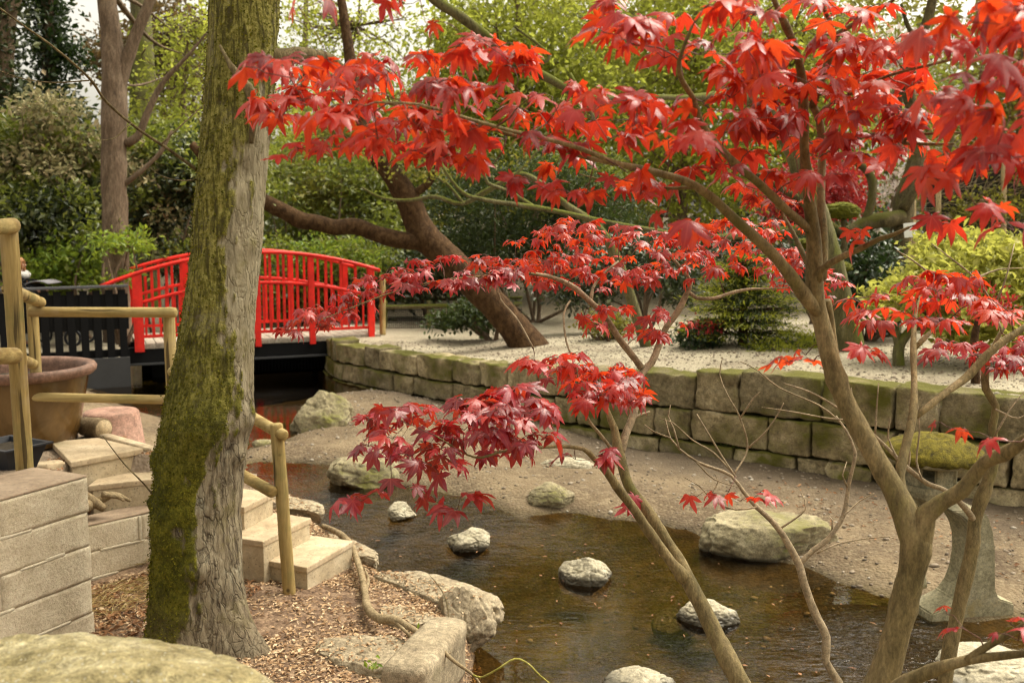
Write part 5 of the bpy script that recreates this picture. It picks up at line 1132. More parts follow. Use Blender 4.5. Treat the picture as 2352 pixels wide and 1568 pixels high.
twigs(mC, [[(1685, 1090), (1717, 1029), (1699, 957), (1670, 905), (1653, 860), (1660, 820)], [(1714, 1032), (1760, 990), (1790, 945), (1800, 925)], [(1700, 960), (1730, 915), (1745, 900)], [(1690, 1095), (1640, 1040), (1590, 1010), (1545, 970), (1515, 960)],
           [(1600, 1062), (1640, 1100), (1700, 1120)], [(1738, 1164), (1690, 1170), (1640, 1150), (1605, 1115), (1570, 1095)], [(1630, 1140), (1650, 1105), (1640, 1085)], [(1938, 1183), (1975, 1150), (2008, 1132)], [(1948, 1120), (1935, 1090), (1945, 1060)],
           [(1876, 1270), (1920, 1250), (1975, 1238), (2040, 1232), (2062, 1238)], [(1910, 1230), (1912, 1195), (1905, 1185)], [(1540, 1005), (1500, 990), (1480, 975)], [(1560, 1030), (1548, 985), (1535, 955), (1540, 930)], [(1920, 960), (1880, 930), (1790, 890), (1740, 850), (1700, 830)], [(1790, 1215), (1850, 1170), (1840, 1130)]])
twigs(mC, [[(1690, 1095), (1660, 1050), (1630, 1000), (1600, 950)]], (3, 1.4), 2.48, 'orangetwig' if 'orangetwig' in M else 'palebark')
mC.spray(np.array([P(1600, 1140, 2.4), P(1640, 1132, 2.42), P(1670, 1135, 2.42), P(1700, 1150, 2.42), P(1730, 1145, 2.42), P(1745, 1130, 2.42), P(1765, 1135, 2.42), P(1655, 1140, 2.4)]), size=(.036, .044), pitch=(-1.0, -.2), per=(1, 1), maxd=.5)
mC.done()

# --- knotted stem behind the big maple
base = P(2165, 1650, 2.45); base[2] = zt(base[0], base[1])
mD = Maple('maple_sapling', 'knotted grey-brown maple stem rising just right of the big maple fork', base, 41, .9)
mD.root['category'] = 'sapling'
mD.branch([(2160, 1850, 2.5, 22), (2165, 1650, 2.48, 20), (2172, 1556, 2.46, 19), (2191, 1443, 2.45, 17), (2219, 1325, 2.44, 18), (2236, 1240, 2.43, 17), (2240, 1189, 2.43, 17), (2273, 1091, 2.42, 14), (2285, 1030, 2.42, 11), (2280, 977, 2.42, 10), (2287, 932, 2.42, 9), (2264, 893, 2.42, 10), (2263, 851, 2.42, 9), (2270, 820, 2.42, 6), (2300, 760, 2.4, 4)], 'stem', n=12, bump=.2)
mD.branch([(2240, 1195, 2.43, 9), (2215, 1165, 2.4, 8), (2175, 1128, 2.38, 6), (2130, 1110, 2.36, 6), (2085, 1075, 2.35, 6), (2040, 1030, 2.34, 4.5), (1990, 985, 2.32, 4), (1930, 940, 2.3, 3.5), (1860, 900, 2.3, 2.5), (1800, 880, 2.3, 1.5)], 'branch', 'palebark', 8)
twigs(mD, [[(2120, 1105), (2105, 1060), (2112, 990), (2108, 930)], [(2060, 1050), (2040, 1005), (2045, 960)], [(2010, 1000), (2014, 930), (2018, 880)], [(1990, 985), (1965, 950), (1955, 890)], [(1960, 965), (1900, 960), (1820, 945), (1750, 935)], [(2085, 1080), (2090, 1040), (2078, 1000)], [(2285, 1000), (2320, 940), (2352, 900)], [(2287, 940), (2340, 960), (2390, 930)]], (3, 1.3), 2.35)
twigs(mD, [[(2300, 760), (2280, 700), (2240, 640), (2180, 590), (2140, 560)], [(2240, 640), (2290, 620), (2350, 615)], [(2285, 700), (2310, 640), (2330, 560)], [(2150, 640), (2100, 600), (2060, 575)], [(2300, 765), (2330, 720), (2380, 690)]], (3.2, 1.3), 2.4)
rg = mD.rg
mD.spray(in_poly([(2120, 800), (2200, 770), (2300, 770), (2400, 760), (2400, 860), (2290, 850), (2240, 830), (2170, 840)], 34, (2.3, 2.55), rg), size=(.032, .042), mat='redleaf2', droop=(.3, 1.2))
mD.done()

# ------------------------------------------------------------------ foliage of the background
def cloud(blobs, n, size, clumps, cr, rg, up_bias=.35, flatten=.65, asp=.5, shell=2.4, hang=0.):
    """leaves gathered in clumps spread through ellipsoids (x, y, z, rx, ry, rz)"""
    B = np.array(blobs, float); w = B[:, 3] * B[:, 4] * B[:, 5]; w = w ** .75; w /= w.sum()
    k = rg.choice(len(B), clumps, p=w); d = rg.normal(size=(clumps, 3)); d /= np.linalg.norm(d, axis=1)[:, None]
    cc = B[k, :3] + d * B[k, 3:] * (rg.random(clumps) ** (1 / shell))[:, None]
    cs = rg.uniform(.55, 1.35, clumps)
    j = rg.choice(clumps, n, p=cs / cs.sum()); off = rg.normal(size=(n, 3)) * (cr * cs[j])[:, None]; off[:, 2] *= flatten
    p = cc[j] + off
    ax = off / (np.linalg.norm(off, axis=1)[:, None] + 1e-9) + rg.normal(0, .6, (n, 3)); ax[:, 2] -= hang; ax /= np.linalg.norm(ax, axis=1)[:, None]
    up = rg.normal(size=(n, 3)); up[:, 2] += up_bias * 2; up -= ax * (up * ax).sum(1)[:, None]; up /= np.linalg.norm(up, axis=1)[:, None]
    L = size * rg.uniform(.6, 1.3, n)
    return quads(p, ax, up, L, L * asp * rg.uniform(.8, 1.2, n), .10), cc

def Bp(x, y, d, rx, ry, rd):
    c = P(x, y, d); return (*c, rx * d / F_PX, rd, ry * d / F_PX)

L_ = {}
L_['dark'] = leafmat('dark_evergreen_leaf', [(.009, .016, .005), (.022, .037, .010), (.06, .08, .022), (.013, .023, .007), (.14, .155, .06), (.016, .027, .008)], (.06, .10, .015), .12, .38, .6)
L_['ivy'] = leafmat('ivy_leaf', [(.008, .020, .005), (.018, .038, .009), (.042, .075, .018), (.010, .022, .006)], (.06, .12, .015), .12, .36, .6)
L_['mid'] = leafmat('mid_green_leaf', [(.026, .038, .007), (.09, .115, .017), (.20, .22, .036), (.042, .055, .012), (.28, .29, .055)], (.34, .40, .05), .28, .45, .5)
L_['spring'] = leafmat('spring_leaf', [(.10, .125, .014), (.20, .225, .022), (.33, .335, .045), (.055, .06, .014), (.12, .12, .03)], (.54, .58, .09), .45, .6)
L_['olive'] = leafmat('olive_leaf', [(.035, .034, .008), (.09, .088, .016), (.18, .17, .03), (.055, .045, .014)], (.36, .34, .05), .3, .6)
L_['cream'] = leafmat('cream_leaf', [(.05, .06, .02), (.28, .26, .11), (.50, .43, .23), (.36, .26, .15), (.04, .05, .015)], (.4, .38, .2), .3, .6)
L_['bright'] = leafmat('bright_leaf', [(.07, .13, .015), (.13, .20, .022), (.22, .26, .04)], (.4, .5, .05), .35, .5)
L_['gold'] = leafmat('golden_acer_leaf', [(.19, .205, .03), (.30, .295, .055), (.40, .37, .11), (.13, .145, .025)], (.62, .62, .12), .42, .6)
L_['needle'] = leafmat('conifer_needle', [(.012, .022, .006), (.030, .048, .012), (.065, .088, .022)], (.10, .15, .02), .15, .5)
L_['goldneedle'] = leafmat('golden_conifer_tip', [(.10, .13, .014), (.19, .21, .018), (.30, .295, .03)], (.5, .52, .04), .3, .5)
L_['copper'] = leafmat('copper_leaf', [(.055, .038, .018), (.10, .068, .028), (.09, .085, .03), (.14, .10, .045)], (.25, .16, .06), .3, .6)
L_['redfar'] = leafmat('red_acer_leaf', [(.15, .012, .018), (.24, .018, .022), (.30, .03, .03)], (.5, .04, .03), .35, .5)
L_['blossom'] = leafmat('blossom', [(.62, .48, .46), (.74, .64, .60), (.80, .74, .70)], (.7, .6, .58), .3, .6)
M['brownbark'] = bark('brown_bark', [(.075, .05, .032), (.15, .105, .07), (.22, .165, .115)], 9, (1, 1, .2), .9, .02)
M['crookbark'] = bark('rough_brown_bark', [(.026, .012, .004), (.085, .044, .018), (.17, .098, .045)], 16, (1, 1, .6), 1., .05)
M['greenbark'] = bark('greenish_bark', [(.07, .062, .03), (.14, .125, .06), (.20, .18, .10)], 9, (1, 1, .25), .8, .02, (.07, .075, .012), .5)
M['mossbark'] = bark('moss_covered_bark', [(.045, .034, .016), (.10, .078, .038), (.17, .135, .07)], 10, (1, 1, .5), 1., .03, (.045, .043, .006), .60)
M['mosspad'] = stone('moss_pad', [(.05, .055, .006), (.13, .135, .012), (.24, .23, .03)], 22, .95, 1., .03)

def plant(name, label, cat, base_px, blobs, n, size, clumps, cr, mat, seed, group=None, stems=None, bark_='brownbark', base_z=None, extra=None, **kw):
    rg = np.random.default_rng(seed)
    b = P(*base_px); b[2] = zt(b[0], b[1]) if base_z is None else base_z
    r = thing(name, label, cat, b, group)
    (V, F), cc = cloud(blobs, n, size, clumps, cr, rg, **kw); MB().add(V, F).build('foliage', L_[mat], r, smooth=False)
    if extra:
        for (m2, n2, s2, bl, c2, r2, nm) in extra:
            (V, F), _ = cloud(bl, n2, s2, c2, r2, rg, **kw); MB().add(V, F).build(nm, L_[m2], r, smooth=False)
    st = MB(); B = np.array(blobs)
    if stems is None:
        for q in range(7):
            e = cc[rg.integers(len(cc))]; m_ = (b + e) / 2 + rg.normal(0, .1, 3) * np.linalg.norm(e - b); st.add(*tube([b + rg.normal(0, .05, 3) * [1, 1, 0] - [0, 0, .05], m_, e], [.03, .02, .006], 6, .1, .1, 8, q))
        st.build('stem', M[bark_], r)
    else:
        for pts in stems:
            w = np.array([P(x, y, d) for x, y, d, _ in pts]); rr = np.array([q * d / F_PX for _, _, d, q in pts]); w[0][2] = min(w[0][2], zt(w[0][0], w[0][1]) - .05) if pts is stems[0] else w[0][2]
            st.add(*tube(w, rr, 14, .06, .13, 6, seed))
        if kw.get('hang', 0) >= 0 and n > 1500:
            pool = np.concatenate([np.array([P(x, y, d) for x, y, d, _ in p]) for p in stems])
            for q in range(46):
                e = cc[rg.integers(len(cc))]; a = pool[np.linalg.norm(pool - e, axis=1).argmin()]; Ld = np.linalg.norm(e - a)
                e2 = cc[np.argsort(np.linalg.norm(cc - e, axis=1))[rg.integers(3, 14)]] if len(cc) > 20 else e; st.add(*tube([(a + e) / 2, (a + e) / 2 * .4 + e2 * .6 + rg.normal(0, .06, 3) * Ld, e2], [.007 + .002 * Ld, .008, .004], 5, .15, .1, 6, q))
                m_ = (a + e) / 2 + rg.normal(0, .08, 3) * Ld; st.add(*tube([a, m_, e], [min(.05, .012 * Ld + .01), .012 + .004 * Ld, .006], 6, .15, .1, 6, q))
        st.build('trunk', M[bark_], r)
    return r

# far wood that closes the view behind everything, one mass
rgW = np.random.default_rng(77)
wood = [Bp(x, y, rgW.uniform(30, 38), 260, ry, 3.) for x, y, ry in [(-500, 380, 260), (-150, 470, 220), (150, 500, 200), (420, 440, 240), (720, 450, 150), (1080, 440, 170), (1330, 260, 320), (1600, 250, 330), (1900, 300, 300), (2250, 260, 330), (2600, 240, 350), (2950, 240, 350)]]
(V, F), _ = cloud(wood, 44000, .36, 2200, .75, rgW); tag(MB().add(V, F).build('wood', L_['olive'], smooth=False), kind='stuff')
wood2 = [Bp(x, 620, 30, 300, 170, 3.) for x in range(-800, 3400, 280)]
(V, F), _ = cloud(wood2, 16000, .36, 1100, .7, rgW); tag(MB().add(V, F).build('undergrowth', L_['dark'], smooth=False), kind='stuff')

# mossy tree crown, unseen above the frame, added to hold back sky light
rgc = np.random.default_rng(88); top = P(640, -1400, TD)
(V, F), cc_ = cloud([(-1.0, 4.6, 8.6, 3.2, 3.4, 1.5), (.8, 3.2, 8.2, 2.6, 2.6, 1.2), (-2.6, 6.5, 8.4, 2.4, 2.4, 1.2), (1.6, 6.4, 9.2, 2.6, 2.4, 1.3)], 9000, .17, 700, .34, rgc)
MB().add(V, F).build('crown', L_['spring'], mossy_root, smooth=False)
mb = MB()
for q in range(22):
    e = cc_[rgc.integers(len(cc_))]; m_ = (top + e) / 2 + rgc.normal(0, .15, 3); mb.add(*tube([top - [0, 0, .3], m_, e], [.07, .04, .008], 7, .1, .1, 6, q))
mb.build('limbs', M['greenbark'], mossy_root)
# left: trunks
plant('broadleaf_tree', 'straight bare brown trunk forking near the top, left of the mossy tree', 'tree', (265, 660, 13.7), [Bp(300, -320, 13.7, 420, 200, 3), Bp(380, 120, 17, 90, 90, .8)], 1700, .10, 260, .35, 'spring', 201, None,
      [[(266, 690, 13.7, 32), (265, 640, 13.7, 30), (264, 500, 13.7, 28), (262, 400, 13.7, 28), (262, 300, 13.7, 29), (262, 210, 13.7, 29), (262, 160, 13.7, 28), (256, 90, 13.7, 23), (250, 40, 13.7, 22), (244, -30, 13.7, 21), (238, -200, 13.7, 16), (230, -420, 13.7, 8)],
       [(272, 215, 13.7, 15), (285, 160, 13.7, 15), (305, 100, 13.7, 14), (325, 50, 13.7, 13), (348, -10, 13.7, 12), (390, -150, 13.7, 8)], [(272, 432, 13.7, 7), (310, 405, 13.7, 6), (350, 370, 13.7, 5), (372, 345, 13.7, 5), (395, 300, 13.7, 3)],
       [(290, 330, 13.7, 11), (318, 310, 13.7, 9), (345, 245, 13.7, 8), (378, 185, 13.7, 6), (430, 130, 13.7, 4), (480, 70, 13.7, 2)]])
plant('broadleaf_tree', 'greenish trunk standing partly behind the bare forking brown trunk', 'tree', (325, 650, 19), [Bp(340, -350, 19, 380, 220, 3)], 1600, .12, 120, .4, 'olive', 202, None,
      [[(330, 640, 19, 36), (328, 400, 19, 33), (328, 250, 19, 30), (325, 100, 19, 26), (322, -20, 19, 23), (315, -400, 19, 10)]], 'greenbark')
plant('ivy_tree', 'slim trunk thickly wrapped in ivy with sky on both sides, upper left', 'tree', (115, 640, 18), [Bp(112, y, 18, 30 + 16 * math.sin(y * .02), 45, .35) for y in range(-40, 460, 50)] + [Bp(150, 130, 18, 55, 40, .3), Bp(90, 330, 18, 90, 80, .5), Bp(120, 235, 18, 60, 50, .5)], 6500, .13, 420, .17, 'ivy', 203, None,
      [[(118, 640, 18, 20), (115, 400, 18, 18), (113, 200, 18, 16), (110, 0, 18, 13), (108, -200, 18, 8)]], 'brownbark')
plant('ivy_tree', 'dark ivy-clad trunk at the very left edge of the photo', 'tree', (6, 640, 17), [Bp(0, y, 17, 34, 50, .35) for y in range(-40, 460, 50)] + [Bp(-40, 260, 17, 80, 90, .6), Bp(30, 250, 17, 40, 60, .4)], 5500, .13, 380, .17, 'dark', 204, None,
      [[(5, 640, 17, 26), (8, 300, 17, 24), (10, 100, 17, 22), (30, 10, 17, 16), (60, -60, 17, 10)]], 'brownbark')
plant('copper_tree', 'brownish-leaved tree behind the bare forking trunk', 'tree', (430, 640, 24), [Bp(395, 80, 24, 90, 90, 1.2), Bp(330, 130, 24, 110, 70, 1.2), Bp(440, 190, 24, 80, 90, 1.2), Bp(240, 130, 24, 50, 60, .8)], 5200, .17, 420, .3, 'copper', 205, None,
      [[(420, 640, 24, 14), (410, 300, 24, 12), (395, 100, 24, 8)]])
plant('spring_tree', 'fresh yellow-green young tree between the forking trunk and mossy tree', 'tree', (420, 640, 17.5), [Bp(420, 130, 17.5, 75, 90, 1.), Bp(400, 260, 17.5, 85, 90, 1.), Bp(440, 380, 17.5, 60, 80, .8), Bp(470, 60, 17.5, 50, 80, .8)], 3200, .10, 300, .2, 'spring', 206, None,
      [[(425, 640, 17.5, 8), (430, 400, 17.5, 7), (420, 200, 17.5, 5), (440, 50, 17.5, 3)]])
# left: shrubs
rgl = np.random.default_rng(19)
def loose(x0, x1, y0, y1, d, n, r0, r1, dd=.6):
    return [Bp(rgl.uniform(x0, x1), rgl.uniform(y0, y1), d + rgl.uniform(-dd, dd), rgl.uniform(r0, r1), rgl.uniform(r0, r1) * .8, rgl.uniform(.25, .6)) for _ in range(n)]
plant('pieris_shrub', 'large shrub with creamy new leaf tips left of the bare brown trunk', 'shrub', (150, 650, 14.8), loose(-40, 235, 225, 420, 15.0, 16, 28, 62), 5200, .11, 420, .15, 'cream', 211,
      extra=[('mid', 4200, .11, loose(-40, 230, 280, 480, 15.2, 14, 35, 70), 330, .16, 'old_foliage'), ('dark', 3500, .12, loose(-40, 235, 300, 520, 15.8, 10, 45, 80), 260, .2, 'inner_shade_foliage')])  # dark inner leaves colour in the shade inside the shrub
plant('laurel_shrub', 'dark glossy evergreen shrub beneath the creamy shrub, behind the black fence', 'shrub', (130, 660, 14.4), loose(-60, 235, 440, 620, 14.7, 18, 35, 75), 8000, .11, 520, .16, 'dark', 212,
      extra=[('mid', 2600, .11, loose(-60, 235, 420, 600, 14.3, 14, 25, 55, .3), 190, .13, 'new_foliage')])
plant('laurel_shrub', 'dark evergreen shrub between the bare brown trunk and the mossy trunk', 'shrub', (380, 650, 15.6), loose(295, 470, 350, 620, 15.9, 18, 35, 75), 8000, .11, 520, .16, 'dark', 213,
      extra=[('mid', 2600, .11, loose(300, 470, 290, 600, 15.4, 14, 22, 50, .4), 190, .13, 'new_foliage'), ('cream', 700, .10, loose(300, 440, 330, 560, 15.2, 8, 20, 40, .3), 60, .12, 'pale_foliage')])
plant('laurel_sapling', 'yellow-green leafy sapling at the foot of the bare brown trunk', 'sapling', (275, 690, 13.3), loose(235, 330, 540, 640, 13.4, 7, 16, 34, .2), 700, .085, 80, .09, 'bright', 216)
plant('spotted_laurel', 'bright yellow-green low shrub in front of the brown trunk base by the bridge', 'shrub', (200, 690, 14.0), [Bp(170, 600, 14, 75, 55, .4), Bp(235, 630, 14, 60, 40, .4), Bp(110, 640, 14, 60, 40, .4)], 2600, .10, 240, .13, 'bright', 214)
# centre: light woodland
def wtree(px, base_y, d, blobs, n, seed, label, mat='spring', size=.13, bk='brownbark', w=12, lean=40):
    top = blobs[-1]
    plant('woodland_tree', label, 'tree', (px, base_y, d), blobs, int(n * 1.7), size * 1.15, int(n / 9), .42, mat, seed, 'light woodland trees behind the bridge', [[(px, base_y, d, w), (px + lean * .4, 400, d, w * .85), (px + lean, 150, d, w * .65), (px + lean * 1.4, -80, d, w * .4), (px + lean * 1.2, -300, d, w * .2)]], bk, hang=.3)
wtree(690, 640, 24, [Bp(690, 260, 24, 110, 70, 1.2), Bp(660, 360, 24, 120, 110, 1.5), Bp(740, 360, 23, 90, 100, 1.5)], 2300, 221, 'sparse spring tree close to the right side of the mossy trunk, sky glinting through', w=11, lean=10)
wtree(930, 640, 22, [Bp(1080, 120, 22, 100, 120, 1.6), Bp(860, 310, 22, 160, 90, 1.6), Bp(1000, 290, 22, 150, 110, 1.6), Bp(900, 420, 21, 170, 100, 1.4)], 8200, 222, 'spring tree with leaning grey trunk behind the crooked brown tree', w=13, lean=70)
wtree(1240, 640, 21, [Bp(1200, 60, 21, 190, 150, 1.6), Bp(1320, 200, 21, 150, 130, 1.6), Bp(1140, 260, 21, 150, 130, 1.6), Bp(1260, 380, 21, 170, 110, 1.5)], 9500, 223, 'dense yellow-green tree above the dark yew, centre of the photo', w=13, lean=-40)
wtree(1560, 640, 22, [Bp(1520, 40, 22, 190, 190, 1.6), Bp(1650, 150, 22, 170, 150, 1.6), Bp(1480, 300, 22, 160, 110, 1.5), Bp(1620, 400, 22, 170, 110, 1.5)], 8500, 224, 'yellow-green tree behind the red canopy, right of the dark yew', w=13, lean=30)
wtree(1840, 640, 23, [Bp(1830, 60, 23, 170, 180, 1.6), Bp(1900, 240, 23, 150, 130, 1.5), Bp(1780, 350, 23, 150, 120, 1.5)], 5600, 225, 'light green tree seen between the upper forks of the big maple', w=12, lean=-20)
wtree(2330, 640, 24, [Bp(2300, 250, 24, 120, 130, 1.6), Bp(2420, 120, 24, 170, 200, 1.6), Bp(2180, 330, 24, 120, 90, 1.4)], 3600, 226, 'thin grey-green tree above the twiggy screen at the right edge', 'olive', w=10, lean=20)
wtree(1400, 640, 27, [Bp(1500, -420, 27, 480, 260, 3), Bp(2050, -380, 27, 500, 260, 3)], 2600, 227, 'tall tree whose crown spreads above the top of the photo', w=16, lean=60, size=.24)
plant('woodland_tree', 'sparse young tree with sky glinting between its twigs, right of the mossy trunk top', 'tree', (800, 640, 20), [Bp(800, 90, 20, 170, 110, 1.2), Bp(700, 60, 20, 60, 110, .8)], 2700, .10, 300, .22, 'spring', 228, 'light woodland trees behind the bridge', [[(800, 640, 20, 8), (808, 400, 20, 7), (790, 200, 20, 5), (820, 60, 20, 3), (830, -60, 20, 1)]], 'brownbark')
plant('yew_tree', 'dark green yew behind the joint of the crooked brown tree', 'tree', (1230, 700, 16.5), [Bp(1210, 530, 16.5, 170, 90, 1.), Bp(1330, 450, 16.8, 110, 90, 1.), Bp(1120, 600, 16.3, 90, 80, .8), Bp(1400, 560, 16.5, 130, 110, 1.), Bp(1080, 440, 16, 110, 70, .8), Bp(1240, 410, 15.6, 150, 60, .8), *loose(1020, 1420, 380, 600, 15.8, 10, 40, 80)], 17000, .11, 900, .17, 'needle', 231,
      extra=[('mid', 2600, .10, [Bp(1300, 400, 16.2, 160, 70, .7)], 200, .15, 'new_foliage')], asp=.25)
plant('olive_shrub', 'mixed green shrub just right of the mossy trunk above the red bridge', 'shrub', (720, 700, 18), [*loose(600, 900, 360, 580, 18, 16, 40, 85)], 6000, .11, 430, .18, 'mid', 232, extra=[('olive', 3500, .12, loose(600, 900, 320, 520, 18.4, 12, 40, 80), 260, .2, 'pale_foliage'), ('dark', 3500, .12, loose(600, 920, 420, 640, 19, 10, 60, 90), 240, .22, 'inner_shade_foliage')])  # darkest leaves set deep in the shrub as painted shade
plant('fern_clump', 'feathery green shrub behind the right half of the red bridge', 'shrub', (780, 730, 16.4), [Bp(740, 640, 16.6, 110, 80, .7), Bp(830, 600, 16.6, 90, 60, .7), Bp(680, 680, 16.4, 90, 60, .6), Bp(640, 620, 16.8, 60, 80, .6)], 6500, .10, 460, .15, 'mid', 233,
      extra=[('bright', 1500, .09, [Bp(760, 590, 16.3, 120, 50, .5)], 120, .13, 'new_foliage'), ('dark', 3500, .11, [Bp(740, 690, 16.9, 170, 60, .5)], 220, .14, 'old_foliage')])
plant('ivy_shrub', 'dark ivy mound at the back between the red bridge end and crooked trunk', 'shrub', (980, 720, 17), [Bp(960, 640, 17, 110, 60, .7), Bp(1040, 600, 17, 90, 80, .7)], 5200, .11, 380, .15, 'dark', 234)

# crooked brown tree
plant('crooked_tree', 'leaning crooked brown tree with a long bent limb over the red bridge', 'tree', (1200, 800, 12.6), [Bp(960, 330, 12.4, 70, 50, .5), Bp(560, 380, 12.0, 70, 60, .5)], 1500, .09, 160, .18, 'mid', 241, None,
      [[(1230, 830, 12.6, 52), (1205, 785, 12.6, 39), (1165, 735, 12.6, 35), (1115, 680, 12.55, 34), (1060, 625, 12.5, 32), (1010, 575, 12.5, 32), (975, 545, 12.5, 35), (955, 505, 12.5, 30), (935, 455, 12.45, 27), (905, 405, 12.4, 25), (870, 365, 12.35, 22), (840, 300, 12.3, 18), (815, 200, 12.3, 15), (790, 40, 12.3, 11), (760, -150, 12.3, 6)],
       [(1010, 562, 12.5, 25), (960, 556, 12.45, 21), (905, 548, 12.4, 20), (860, 535, 12.35, 19), (815, 520, 12.3, 19), (770, 522, 12.25, 18), (730, 512, 12.2, 18), (690, 505, 12.15, 19), (655, 487, 12.1, 18), (620, 470, 12.05, 18), (570, 440, 12, 16), (500, 400, 11.9, 12), (440, 330, 11.8, 9)],
       [(935, 455, 12.45, 10), (985, 420, 12.4, 9), (1005, 375, 12.3, 6), (1003, 330, 12.2, 4)], [(880, 375, 12.3, 10), (850, 335, 12.2, 9), (800, 320, 12.1, 6)]], 'crookbark')
# pale mossy branches that cross in front of the wood
plant('mossy_bough_tree', 'tree whose pale mossy bough sweeps across the top centre behind the red leaves', 'tree', (1900, 700, 10.2), [Bp(1400, -160, 8.6, 420, 90, .8)], 900, .06, 130, .14, 'spring', 242, None,
      [[(1960, 760, 10.4, 30), (1880, 500, 10.2, 26), (1760, 250, 9.8, 18), (1560, 225, 9.2, 7), (1430, 228, 8.9, 7), (1330, 222, 8.8, 8), (1295, 200, 8.7, 9), (1240, 170, 8.6, 10), (1190, 150, 8.5, 11), (1130, 95, 8.4, 11), (1060, 40, 8.3, 12), (1000, 0, 8.2, 12), (940, -60, 8.1, 10)],
       [(1308, 170, 8.7, 6), (1330, 210, 8.7, 5), (1365, 280, 8.7, 5), (1340, 320, 8.7, 3)], [(1365, 280, 8.7, 3), (1400, 215, 8.7, 2)], [(1200, 155, 8.5, 5), (1262, 130, 8.5, 4), (1180, 60, 8.5, 2)], [(1880, 520, 10.2, 12), (1640, 545, 9.9, 7), (1450, 520, 9.6, 5), (1250, 480, 9.4, 6), (1120, 460, 9.2, 5), (1060, 440, 9.1, 4), (1010, 375, 9, 3)],
       [(1230, 478, 9.4, 5), (1170, 440, 9.3, 4), (1120, 420, 9.2, 4), (1108, 380, 9.2, 3)]], 'greenbark', hang=-1)
plant('mossy_bough_tree', 'thin forked mossy boughs drooping above the crooked limb, left of centre', 'tree', (1500, 720, 11.5), [Bp(1000, 350, 10.6, 200, 60, .6)], 700, .06, 110, .12, 'olive', 243, None,
      [[(1490, 720, 11.5, 14), (1400, 560, 11.2, 11), (1300, 470, 11, 8), (1200, 400, 10.8, 6), (1120, 440, 10.7, 5), (1060, 468, 10.6, 5), (1000, 452, 10.6, 5), (940, 460, 10.6, 4), (880, 455, 10.6, 3), (830, 430, 10.6, 2)], [(1065, 468, 10.6, 4), (1025, 420, 10.6, 3), (990, 405, 10.6, 2)], [(1070, 466, 10.6, 4), (1110, 440, 10.6, 4), (1190, 395, 10.6, 3), (1240, 340, 10.6, 2)]], 'greenbark', hang=-1)

# right-hand garden
plant('mossy_tree', 'gnarled mossy old tree with curved limbs behind the upper maple fork, right', 'tree', (2050, 800, 11.6), [Bp(2110, -40, 11.8, 170, 90, 1.), Bp(2150, 90, 11.8, 60, 60, .5)], 800, .09, 110, .15, 'olive', 251, None,
      [[(2040, 800, 11.6, 26.6), (2050, 640, 11.6, 23.7), (2070, 540, 11.6, 25.2), (2075, 470, 11.6, 23.7), (2092, 410, 11.6, 20.0), (2108, 340, 11.6, 17.8), (2100, 270, 11.6, 14.8), (2085, 190, 11.6, 13.3), (2110, 100, 11.6, 12.6), (2140, 10, 11.6, 10.4), (2150, -120, 11.6, 6.7)],
       [(2070, 500, 11.5, 17.8), (2025, 505, 11.4, 17.8), (1985, 515, 11.4, 16.3), (1945, 535, 11.4, 14.8), (1920, 530, 11.4, 12.6), (1880, 495, 11.4, 10.4), (1845, 465, 11.4, 9.6), (1790, 430, 11.4, 7.4), (1700, 380, 11.4, 4.4)],
       [(1985, 510, 11.4, 8.9), (2000, 470, 11.4, 9.6), (2004, 425, 11.4, 9.6), (1990, 390, 11.4, 8.9), (1962, 372, 11.4, 6.7)], [(2085, 190, 11.6, 7.4), (2060, 205, 11.5, 5.9), (2040, 225, 11.4, 5.2), (2035, 200, 11.4, 3.0)],
       [(2075, 480, 11.5, 11.8), (2115, 420, 11.4, 9.6), (2170, 360, 11.3, 7.4), (2190, 310, 11.3, 4.4)], [(2110, 100, 11.6, 6.7), (2085, 60, 11.6, 5.2), (2070, 10, 11.6, 3.7)]], 'mossbark')
plant('magnolia', 'tree with pale pink blossom showing white between red leaves, upper right', 'tree', (2060, 700, 15), [Bp(2075, 130, 15, 60, 80, .8), Bp(2050, 420, 15, 40, 70, .6), Bp(2150, 200, 15, 60, 60, .6)], 1300, .10, 170, .22, 'mid', 252, None,
      [[(2060, 700, 15, 10), (2055, 420, 15, 9), (2065, 250, 15, 7), (2080, 80, 15, 4)]], extra=[('blossom', 900, .11, [Bp(2075, 130, 14.8, 70, 80, .7), Bp(2045, 420, 14.8, 38, 75, .5), Bp(1925, 460, 14.8, 30, 10, .3)], 130, .12, 'blossom')])
plant('red_acer', 'rounded dark red acer dome far behind the upper maple trunk', 'shrub', (1880, 700, 13.8), [Bp(1880, 425, 13.8, 105, 65, .8), Bp(1830, 470, 13.8, 80, 50, .7), Bp(1940, 460, 13.8, 60, 50, .6)], 5200, .08, 380, .14, 'redfar', 253)
plant('dark_shrub', 'dark evergreen shrub beneath the gnarled mossy tree', 'shrub', (1990, 790, 11.2), [Bp(1990, 620, 11.3, 80, 80, .5), Bp(2020, 690, 11.3, 70, 60, .5), Bp(1890, 600, 11.6, 80, 70, .5)], 5200, .08, 380, .11, 'ivy', 254)
